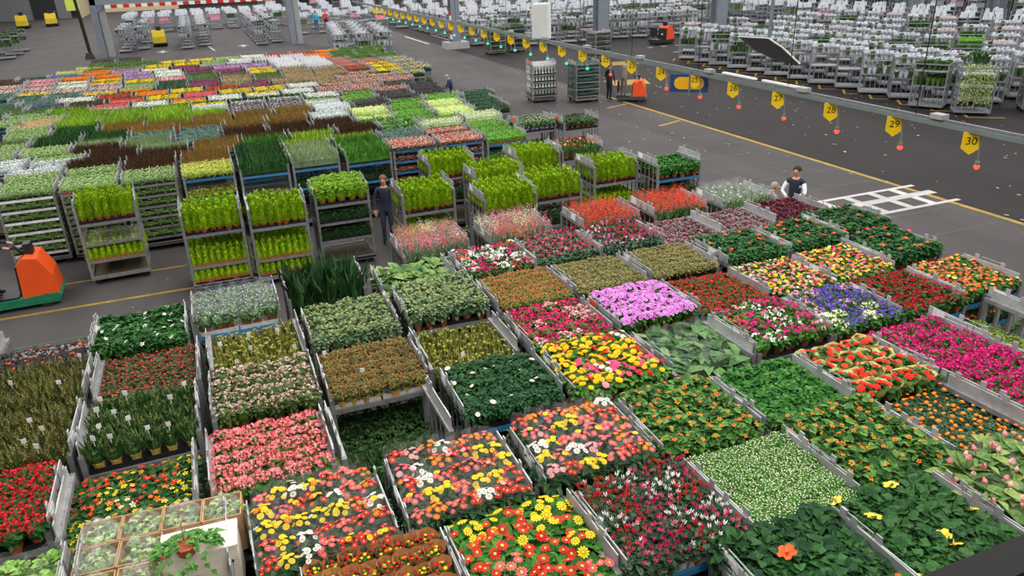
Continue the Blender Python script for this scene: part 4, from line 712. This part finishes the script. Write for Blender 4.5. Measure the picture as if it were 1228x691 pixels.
for i in range(170):
    t_ = rg.uniform(0, 6.28); r = .2 * math.sqrt(rg.random()); x, y = r * math.cos(t_) * 1.25, r * math.sin(t_) * .7; z = .14 - r * .4
    if y < -.06: z -= rg.uniform(0, .28); y -= .06
    fb.leaf((x, y, z), (math.cos(t_), math.sin(t_) - .3, rg.uniform(-.4, .6)), .075, .055, leafm('bask%d' % (i % 2), [(70, 120, 50), (92, 146, 64)][i % 2]))
fb.leaf((.2, 0, .12), (1, 0, .3), .14, .07, leafm('bask1', md2)); ob('foliage', fb.mesh('foliage'), HP)
fb = MB()
for x, y, z in [(-.2, -.05, .05), (-.22, -.02, .02), (-.17, -.08, .08), (-.1, -.2, -.25), (-.06, -.21, -.29), (-.13, -.2, -.2), (.0, -.2, -.27)]: bloom(fb, 'ball', Vector((x, y, z)), Vector((0, -.4, 1)), .02, rgbm((196, 30, 40)), rg)
ob('flowers', fb.mesh('flowers'), HP); ob('pot', MB().lathe([(.07, 0), (.1, .09), (.1, .1)], terram, 10).mesh('pot'), HP)
ob('hook', MB().tube((0, .02, .1), (0, .02, .3), .006, potcop, 5).tube((0, .02, .3), (.03, .02, .34), .006, potcop, 5).tube((.03, .02, .34), (.05, .02, .31), .006, potcop, 5).mesh('hook'), HP)
# ------------------------------------------------------------------ back block
CN = {}
def nth(n):
    t = ['', 'first', 'second', 'third', 'fourth', 'fifth', 'sixth', 'seventh', 'eighth', 'ninth', 'tenth', 'eleventh', 'twelfth', 'thirteenth', 'fourteenth', 'fifteenth', 'sixteenth', 'seventeenth', 'eighteenth', 'nineteenth', 'twentieth']
    return t[n] if n <= 20 else 'twenty-' + t[n - 20] if n < 30 else 'thirty-' + t[n - 30]
GRID = """-- -- -- -- pg pg pg yg dbl gg gbl sd sd bf --
-- -- -- -- pg+si pg+db db bg dbl gg+yb gbl+yb gb sd+vw bf --
-- -- -- si si+pg db db+gg bg gbl+db yb+db db bgf vw+bf vw --
-- -- -- pg pg db+gg gg gb db db db bgf+lw bf lw dk
-- -- -- pg+gr dbl dbl gb+bg gb+bg bg bg si lw bf lw dk
-- -- -- pg dbl bg bg+tg bg bg bg si dp bf+dp bf dk
-- -- -- pg+pp tg tg tg tg+si ds ds si+pg bf dp dp --
-- -- pg pp+pg tg tg+pk tg+wh si+ye ds+wh ds+wh wh bf+pgk pgk dp --
-- -- gr pg+gr tg+dr pk+co wh ye+co wh wh+ye wh pgk pgk dp+pgk --
-- -- gr gr+pu dr co+re ye co ye ye wh pgk+ol pgk pgk --
-- -- gr+gb gb wh re or ye re ma ol ol pgk pgk+ye vi
-- -- gb gb ye+rw or+pg dk ma ol ma+gr ol ol pgk+re ye vi
-- gb ye+rw rw rw pg dk ma+gr ol+gr gr ol ol re ye vi
-- rw rw wh rw+ye ye pk gr gr+ma ye ol+sw sw rs ye+rs vi
-- rw pk wh+or ye+or li wh gr+ma ma ye+li sw sw rs rs vi
-- dr pk or or li wh ma li li sw sw rs bx bx
dr dr dk bl or li wh+ye ma li+pg li+wh sw sw or bx bx
-- -- -- yg or+bx li+bx ye ye pg wh re re or bx bx
-- -- -- yg bx bx ye ye pg wh re re or bx bx""".split('\n')
TRAY['hd'] = ('low', .5, [(64, 84, 40), (48, 70, 34)], [], 0, 'dark hedge plants')
GRID = [r.split() for r in GRID]; used = {}
ROFF = [RND.uniform(-.55, .45) for _ in range(20)]
def uniq(s):
    used[s] = used.get(s, 0) + 1
    return s if used[s] == 1 else f'{s}, {nth(used[s])} from front'
def nmof(c): return TRAY[c.split('+')[0]][5]
for r, row in enumerate(GRID):
    for c, code in enumerate(row):
        if code == '--': continue
        x = -.37 + 1.36 * (c - 7) + RND.uniform(-.03, .03) + (0 if r < 2 else ROFF[r]); y = 20.6 + 1.42 * r + RND.uniform(-.05, .05)
        a = code.split('+'); fr, re_ = a[0], a[-1]; H = TRAY[fr][1]; front = r == 0
        L = row[c - 1] if c and row[c - 1] != '--' else None; Fr = GRID[r - 1][c] if r and GRID[r - 1][c] != '--' else None
        sh = lambda q: {'tall bright green bamboo-like plants': 'tall bamboo', 'dark green strap-leaved plants': 'dark straps', 'fresh green strap-leaved plants': 'green straps'}.get(q, ' '.join(q.split()[:2]))
        pl_ = (f'right of {sh(nmof(L))}' if L else 'at its left end') + (f', behind {sh(nmof(Fr))}' if Fr else ', front row')
        lab2 = uniq(f'back block trolley of {sh(nmof(fr))}' + (f' and {sh(nmof(re_))}' if re_ != fr else '') + ' ' + pl_)
        if len(lab2.split()) > 16: lab2 = lab2.replace('back block ', '')
        if len(lab2.split()) > 16: lab2 = ' '.join(lab2.split()[:16])
        edge = 'sw' if c == 4 and r == 0 else 'sg' if (c < 7 and r < 4) else RND.choice(('sg', 'sb', 'sb'))
        zs = 1.86 - H * (.72 if H > .34 else 1); low = [zs - .27 * k for k in range(1, 6)] if (front and c < 7) else ([zs - .3 * k for k in range(1, 5)] if code.startswith('sd') and front else [zs - .5])
        t = trolley(x, y, R_(RND.uniform(-1.5, 1.5)), lab2, [zs] + [q for q in low if q > .3], 'back block trolleys', edge=edge, full=front, far=True)
        for hf, cc in ((-1, fr), (1, re_)):
            tray(t, cc, zs + .015 + max(0, H - TRAY[cc][1]) * .4, hf, uniq(f'{"front" if hf < 0 else "rear"} tray of {sh(TRAY[cc][5])}, trolley {pl_}'), 'plant trays on the back block trolleys', tray_base_t if RND.random() < .3 else None)
        if front or c >= 13 or (code.startswith('bx') and c >= 13):
            for q in low:
                if q > .25 and code != 'dbl': tray(t, fr if TRAY[fr][1] < .3 else 'dg', q + .015, -1, uniq(f'{nth(1 + low.index(q))} shelf down tray, trolley {pl_}'), 'lower trays of the back block', dense=.6)
for x, wd in ((-5.1, 'left'), (-3.7, 'right')):
    t = trolley(x, 48.6, 0, f'metal trolley of dense hedge plants at the rear of the back block, {wd} one', [1.5], far=True)
    for hf in (-1, 1): tray(t, 'hd', 1.52, hf, f'{"front" if hf < 0 else "rear"} tray of dark hedge plants on the {wd} rear trolley', None)
for x, y, code, words, nm in [(9.4, 22.1, 'viola_pot', 'green plants in lilac and lime pots', 'potted_green_plant'), (10.72, 21.7, 'rhodo', 'olive green shrubs beside the plants in lilac pots', 'potted_shrub')]:
    t = trolley(x, y, 0, 'metal trolley carrying ' + words, [1.5, .9], card='co'); fill(t, code, 1.52, nm, ('potted plant among the ' + words, words)); tray(t, 'dk', .92, -1, 'lower tray under the ' + words, None)
# ------------------------------------------------------------------ background cage trolleys
def m_cage():
    b = MB()
    for sx in (-1, 1):
        for sy in (-1, 1): b.box((sx * .64, sy * .46, 1.03), (.045, .045, 1.74), cagem)
    for z in (.95, 1.86):
        for sy in (-1, 1): b.box((0, sy * .46, z), (1.3, .03, .05), cagem)
        for sx in (-1, 1): b.box((sx * .64, 0, z), (.03, .9, .05), cagem)
    for sx in (-1, 1):
        for k in (-.27, 0, .27): b.box((sx * .64, k, 1.03), (.02, .02, 1.7), cagem)
    for k in (-.42, -.21, 0, .21, .42):
        b.box((k, -.46, .57), (.02, .02, .74), cagem)
    return b.mesh('cage')
cage_me = m_cage(); cdeck = MB().box((0, 0, .14), (1.34, .98, .07), cagem).mesh('deck'); cshelf = MB().box((0, 0, 0), (1.24, .88, .04), aluplate).mesh('shelf')
cwheel = MB().tube((0, -.02, .055), (0, .02, .055), .055, rubberm, 8).mesh('castor')
paperm = mat('wrapping_white', (204, 208, 216), .6, .1, 12, rnd=.06)
LOADS = {}
def load_mesh(kind):
    if kind in LOADS: return LOADS[kind]
    rg = random.Random(kind); b = MB(); cols = {'white': [], 'pink': [((236, 130, 170), 1), (WHT, 1)], 'green': [], 'red': [((220, 60, 60), 1), ((240, 140, 60), 1)], 'dark': []}[kind]
    g = [leafm('cg1', (84, 112, 62)), leafm('cg2', (58, 86, 48))]
    for j in range(4):
        for i in range(6):
            x = -.52 + .208 * i + rg.uniform(-.03, .03); y = -.33 + .22 * j; h = rg.uniform(.26, .42); wm = paperm if (kind in ('white', 'pink', 'red') and rg.random() < .85) else g[rg.randrange(2)]
            b.lathe([(.05, .02), (.1, h * .7), (.115, h), (.04, h * .86)], wm, 6, (x, y), False)
            for k in range(5): b.leaf((x, y, h * .8), (rg.uniform(-1, 1), rg.uniform(-1, 1), .8), .16, .07, g[k % 2] if kind in ('green', 'dark') or k < 1 else paperm)
            if cols:
                for k in range(3): bloom(b, 'dot', Vector((x + rg.uniform(-.06, .06), y + rg.uniform(-.06, .06), h)), Vector((0, 0, 1)), .04, rgbm(wch(rg, cols)), rg)
    LOADS[kind] = b.mesh('load'); return LOADS[kind]
LN = {'white': 'white wrapped flowers', 'pink': 'pink flowers in white wrapping', 'green': 'unwrapped green plants', 'red': 'red flowers in white wrapping', 'dark': 'dark leafy plants'}
def cage(x, y, yaw, zone, label=None, top=None, mid=None, near=False, h=1.0):
    if any(abs(x - a) < 1.2 and abs(y - c) < 1.2 for a, c in ((18.95, 59.6), (25.4, 47.4), (33.7, 45.8))): return
    if any(math.hypot(x - a, y - c) < d for a, c, d in ((31.9, 21.3, 1.5), (37.9, 29.6, 1.5), (30.6, 23.4, .6), (-3.2, 79, 1.9), (33.2, 52.2, 2))): return
    top = top if top is not None else RND.choice(('white', 'white', 'white', 'white', 'white', 'pink', 'red', 'green')); mid = mid if mid is not None else RND.choice(('dark', 'pink', 'white', 'white', '', '', ''))
    r = ob('cage_trolley', None, None, (x, y, 0), yaw); CN[zone] = CN.get(zone, 0) + 1; label = label or f'{nth(CN[zone])} metal cage {zone}'; tag(r, label, 'cage trolley', f'{LN[top]} cages {zone}')
    ob('cage', cage_me, r); ob('deck', cdeck, r); ob('shelf', cshelf, r, (0, 0, 1.58)); ob('shelf', cshelf, r, (0, 0, .93))
    if near:
        for sx in (-1, 1):
            for sy in (-1, 1): ob('castor', cwheel, r, (sx * .52, sy * .36, 0))
    q = ob('wrapped_flowers', load_mesh(top), None, (x, y, 1.6), yaw); tag(q, f'{LN[top]} on the ' + label, 'flowers', f'{LN[top]} {zone}', 'stuff')
    if mid:
        q = ob('packed_plants', load_mesh(mid), None, (x, y, .95), yaw, (1, 1, .9)); tag(q, f'{LN[mid]} inside the ' + label, 'flowers', f'middle shelf {LN[mid]} {zone}', 'stuff')
ordn = ['nearest', 'second', 'third', 'fourth', 'fifth', 'sixth', 'seventh', 'eighth', 'ninth', 'tenth', 'eleventh', 'twelfth']
for k in range(12):
    cage(29.75 + RND.uniform(-.1, .1), 24.3 + 1.72 * k, R_(-40 + RND.uniform(-4, 4)), '', f'metal cage, {ordn[k]} beyond the ivy trolley along the yellow bays', near=True, top='white' if k != 9 else 'green')
for i, (x, sp_) in enumerate(((31.9, 1.75), (34.2, 1.8), (36.8, 1.85), (39.8, 1.9), (43, 2.0), (46.6, 2.2))):
    y = x / 1.46
    while y < min(x / .68, 47.5):
        if RND.random() < .93: cage(x + RND.uniform(-.2, .2), y, R_(-40 + RND.uniform(-6, 6)), f'from the right in the {ORD[i + 1]} cage row behind the bays')
        y += sp_
ZR = [57.5, 60.5, 64, 68, 73, 79, 87, 97, 109]; zn = lambda y: f'from left in the {ORD[ZR.index(y)]} row behind the rail'
for y, x0, x1, st in ((57.5, 24.5, 40, 1.65), (60.5, 23, 44, 1.75), (64, 22, 47, 1.9), (68, 23, 50, 2.1)):
    x = x0
    while x < x1:
        if RND.random() < .9: cage(x, y + RND.uniform(-.3, .3), R_(-20 + RND.uniform(-8, 8)), zn(y))
        x += st
for k in range(10): cage(21.2, 60.5 + 1.9 * k, R_(5), 'in the row along the rail behind the plinth column')
for k in range(9): cage(-5.9 + (k % 2) * 1.4, 75 + 1.6 * k, R_(90), 'just inside the portal on the left')
for k in range(10): cage(-.9 + (k % 2) * 1.5, 74.6 + 1.6 * k, R_(80), 'in the middle of the portal opening', top='pink' if k % 2 else 'white')
for k in range(16): cage(5.3 + (k % 2) * 1.45, 73.6 + 1.3 * k, R_(85), 'inside the portal on the right')
for k in range(14): cage(9.4 + (k % 3) * 1.5 + .1 * k, 56.5 + 2.6 * (k // 3), R_(88), 'right of the portal beside the person in red', top='white' if k % 3 else 'pink', mid='dark' if k % 2 else 'white')
for k in range(5): cage(-15 - (k % 2) * 1.5, 76 + 1.7 * k, R_(10), 'at the left picture edge', top='dark', mid='dark')
b = MB(); rg = random.Random(21)
def far_cage(x, y):
    for a, c in ((-.62, -.45), (.62, -.45), (.62, .45), (-.62, .45)): b.box((x + a, y + c, 1.0), (.05, .05, 1.8), cagem)
    b.box((x, y, .14), (1.3, .95, .08), cagem); b.box((x, y, .95), (1.26, .9, .05), cagem); b.box((x, y, 1.6), (1.26, .9, .05), cagem)
    for k in range(5): b.box((x - .5 + .25 * k, y - .46, .55), (.025, .025, .8), cagem)
    for k in range(7): b.box((x - .5 + .17 * k, y + rg.uniform(-.3, .3), 1.8), (.2, .3, rg.uniform(.3, .5)), paperm, rg.uniform(0, 1), .6)
    if rg.random() < .5: b.box((x, y, 1.2), (1.0, .7, .4), rg.choice((leafm('cg1', md1), leafm('cg2', md1), paperm, rgbm((226, 150, 170)))), 0, .9)
for y in (96.5, 99, 103):
    x = -6.5
    while x < 9.5: far_cage(x + rg.uniform(-.2, .2), y + rg.uniform(-.4, .4)); x += 1.75
for y, st in ((73, 1.9), (77, 1.9), (82, 2.0), (88, 2.2), (95, 2.4), (103, 2.8), (112, 3.2), (124, 3.6)):
    x = 23 if y < 81 else 10
    while x < 62: far_cage(x + rg.uniform(-.2, .2), y + rg.uniform(-.5, .5)); x += st
for x, st in ((50.5, 2.0), (54.5, 2.1), (66, 2.2), (71, 2.3), (77, 2.6), (84, 3)):
    y = x / 1.4
    while y < min(x / .62, 71): far_cage(x + rg.uniform(-.2, .2), y); y += st
q = ob('distant_cage_trolleys', b.mesh('far_cages')); tag(q, 'dense mass of distant metal cage trolleys filling the far end of the hall', 'cage trolleys', None, 'stuff')
# ivy trolley and loaded shelf trolleys on the driveway
ivym = [leafm('ivy1', (150, 170, 80)), leafm('ivy2', (116, 146, 60)), leafm('ivy3', (180, 190, 110))]
IV = ob('cage_trolley', None, None, (29.25, 22.2, 0), R_(-42)); tag(IV, 'metal cage trolley hung with trailing variegated ivy', 'cage trolley')
ob('cage', cage_me, IV); ob('deck', cdeck, IV)
for z in (.6, 1.1, 1.6): ob('shelf', cshelf, IV, (0, 0, z))
b = MB(); rg = random.Random(4)
for s in range(26):
    x = -.55 + 1.1 * s / 25; z = 1.86; y = -.46
    for k in range(22):
        z -= rg.uniform(.03, .09); b.leaf((x + rg.uniform(-.04, .04), y + rg.uniform(-.06, .02), z), (rg.uniform(-1, 1), -.7, rg.uniform(-1, .2)), .085, .065, rg.choice(ivym))
        if z < .25 or (z < .5 and rg.random() < .2): break
for k in range(90): b.leaf((rg.uniform(-.6, .6), rg.uniform(-.45, .4), 1.82 + rg.uniform(0, .1)), (rg.uniform(-1, 1), rg.uniform(-1, 1), .5), .1, .07, rg.choice(ivym))
q = ob('trailing_ivy', b.mesh('ivy'), None, (29.25, 22.2, 0), R_(-42)); tag(q, 'variegated ivy trailing down the front of the cage trolley', 'plants', None, 'stuff')
cage(28.9, 24.0, R_(-60), '', 'metal cage with tall leafy plants beside the ivy trolley', top='green', mid='dark', near=True)
b = MB()
for k in range(30): foliage_p = (rg.uniform(-.5, .5), rg.uniform(-.35, .35), 0); b.leaf(foliage_p, (rg.uniform(-.5, .5), rg.uniform(-.5, .5), 1), .8, .12, leafm('tallp', (70, 104, 60)))
q = ob('tall_leaf_plants', b.mesh('tall'), None, (30.6, 23.4, 1.65), 0); tag(q, 'tall dark-leaved plants standing behind the ivy trolley', 'plants', None, 'stuff')
def shelf_trolley(x, y, yaw, label, code, n=5, top=None):
    t = trolley(x, y, yaw, label, [.3 + .33 * k for k in range(n)], full=True, card='co')
    for k in range(n):
        for hf in (-1, 1): tray(t, code, .32 + .33 * k, hf, f"{'front' if hf < 0 else 'rear'} tray, {ORD[k]} shelf from below, " + ' '.join(label.split()[:8]), 'trays on the ' + label, dense=.7)
    return t
shelf_trolley(31.9, 21.3, R_(-42), 'shelved trolley of dark plants right of the ivy trolley', 'dr')
shelf_trolley(37.9, 29.6, R_(-42), 'shelved trolley of bright green trays among the right cages', 'bf')
shelf_trolley(16.95, 33.3, R_(-4), 'shelved trolley of pale-sleeved plants towed by the orange tractor', 'gb', 5)
shelf_trolley(15.2, 34.4, R_(-6), 'shelved trolley of blue-grey sleeved plants left of the towed one', 'sw', 4)
shelf_trolley(24.6, 46.2, R_(8), 'shelved trolley of lilac flowers on the driveway crossing', 'li', 5)
shelf_trolley(20.2, 54.0, R_(5), 'shelved trolley of green trays beside the plinth column', 'gr', 5)
shelf_trolley(22.0, 54.6, R_(5), 'shelved trolley of dark trays beside the plinth column', 'dk', 5)
# moving trolley of lemon cypresses in the left aisle
t = trolley(-2.6, 18.75, R_(3), 'metal trolley of lemon cypresses passing in the left aisle', [1.42, .55, .95])
fill(t, 'lemon_cypress', 1.44, 'potted_cypress', ('potted lemon cypress on the trolley passing in the left aisle', 'lemon cypresses in the left aisle'))
for hf in (-1, 1): tray(t, 'lc', .57, hf, ('front' if hf < 0 else 'rear') + ' lower tray of lemon cypresses on the trolley passing in the left aisle', 'lower trays in the left aisle', tray_base_t)

# ------------------------------------------------------------------ tow tractors
def tractor(x, y, yaw, body, label, base=(30, 110, 80), s=1.0):
    bm = mat('tractor_%d_%d_%d' % body, body, .45, .06, 3, rnd=.02); bs = mat('tractor_base_%d_%d_%d' % base, base, .5)
    r = ob('tow_tractor', None, None, (x, y, 0), yaw, s); tag(r, label, 'tow tractor')
    ob('chassis', MB().prism([(-.62, .08), (.72, .08), (.78, .2), (.7, .26), (-.62, .22)], 'y', -.42, .42, bs).mesh('chassis'), r)
    ob('body', MB().prism([(.12, .24), (.74, .24), (.7, .62), (.52, .98), (.3, 1.02), (.16, .9)], 'y', -.38, .38, bm).mesh('body'), r)
    ob('front_panel', MB().prism([(.08, .26), (.13, .26), (.16, .86), (.12, .86)], 'y', -.34, .34, blackm).mesh('panel'), r)
    ob('platform', MB().box((-.3, 0, .25), (.7, .74, .04), blackm).mesh('platform'), r)
    ob('steering_column', MB().tube((.3, 0, .95), (.14, 0, 1.18), .03, blackm, 6).tube((.14, -.22, 1.2), (.14, .22, 1.2), .025, blackm, 6).mesh('column'), r)
    ob('display', MB().box((.36, .05, 1.1), (.16, .3, .22), blackm, 0, .8).mesh('display'), r)
    ob('backrest', MB().box((-.58, 0, .7), (.07, .6, .5), blackm, 0, .9).box((-.6, -.22, .36), (.04, .04, .3), steel).box((-.6, .22, .36), (.04, .04, .3), steel).mesh('backrest'), r)
    ob('badge', MB().box((.1, .0, .5), (.01, .14, .14), cardw).mesh('badge'), r)
    for a, b_ in ((.5, -.36), (.5, .36), (-.4, -.36), (-.4, .36)): ob('wheel', MB().tube((a, b_ - .05, .13), (a, b_ + .05, .13), .13, rubberm, 12).mesh('wheel'), r)
    return r
tractor(18.95, 32.25, R_(-35), (236, 88, 34), 'orange tow tractor with the worker in grey on the yellow line', (60, 74, 70))
tractor(-4.55, 17.8, R_(2), (232, 84, 30), 'orange tow tractor with green base at the left picture edge', s=1.1)
tractor(33.2, 52.2, R_(10), (226, 84, 52), 'orange tow tractor on the far driveway crossing', (50, 50, 50), s=1.3)
tractor(-20.2, 117, R_(-90), (214, 184, 40), 'yellow tow tractor by the far left wall, white-topped', (40, 40, 40), s=1.6)
tractor(-17.2, 119, R_(-90), (214, 184, 40), 'yellow tow tractor by the dark steel door', (40, 40, 40), s=1.6)
tractor(-3.2, 79, R_(-90), (220, 190, 36), 'yellow tow tractor inside the portal beside the arrow', (40, 40, 40), s=1.4)
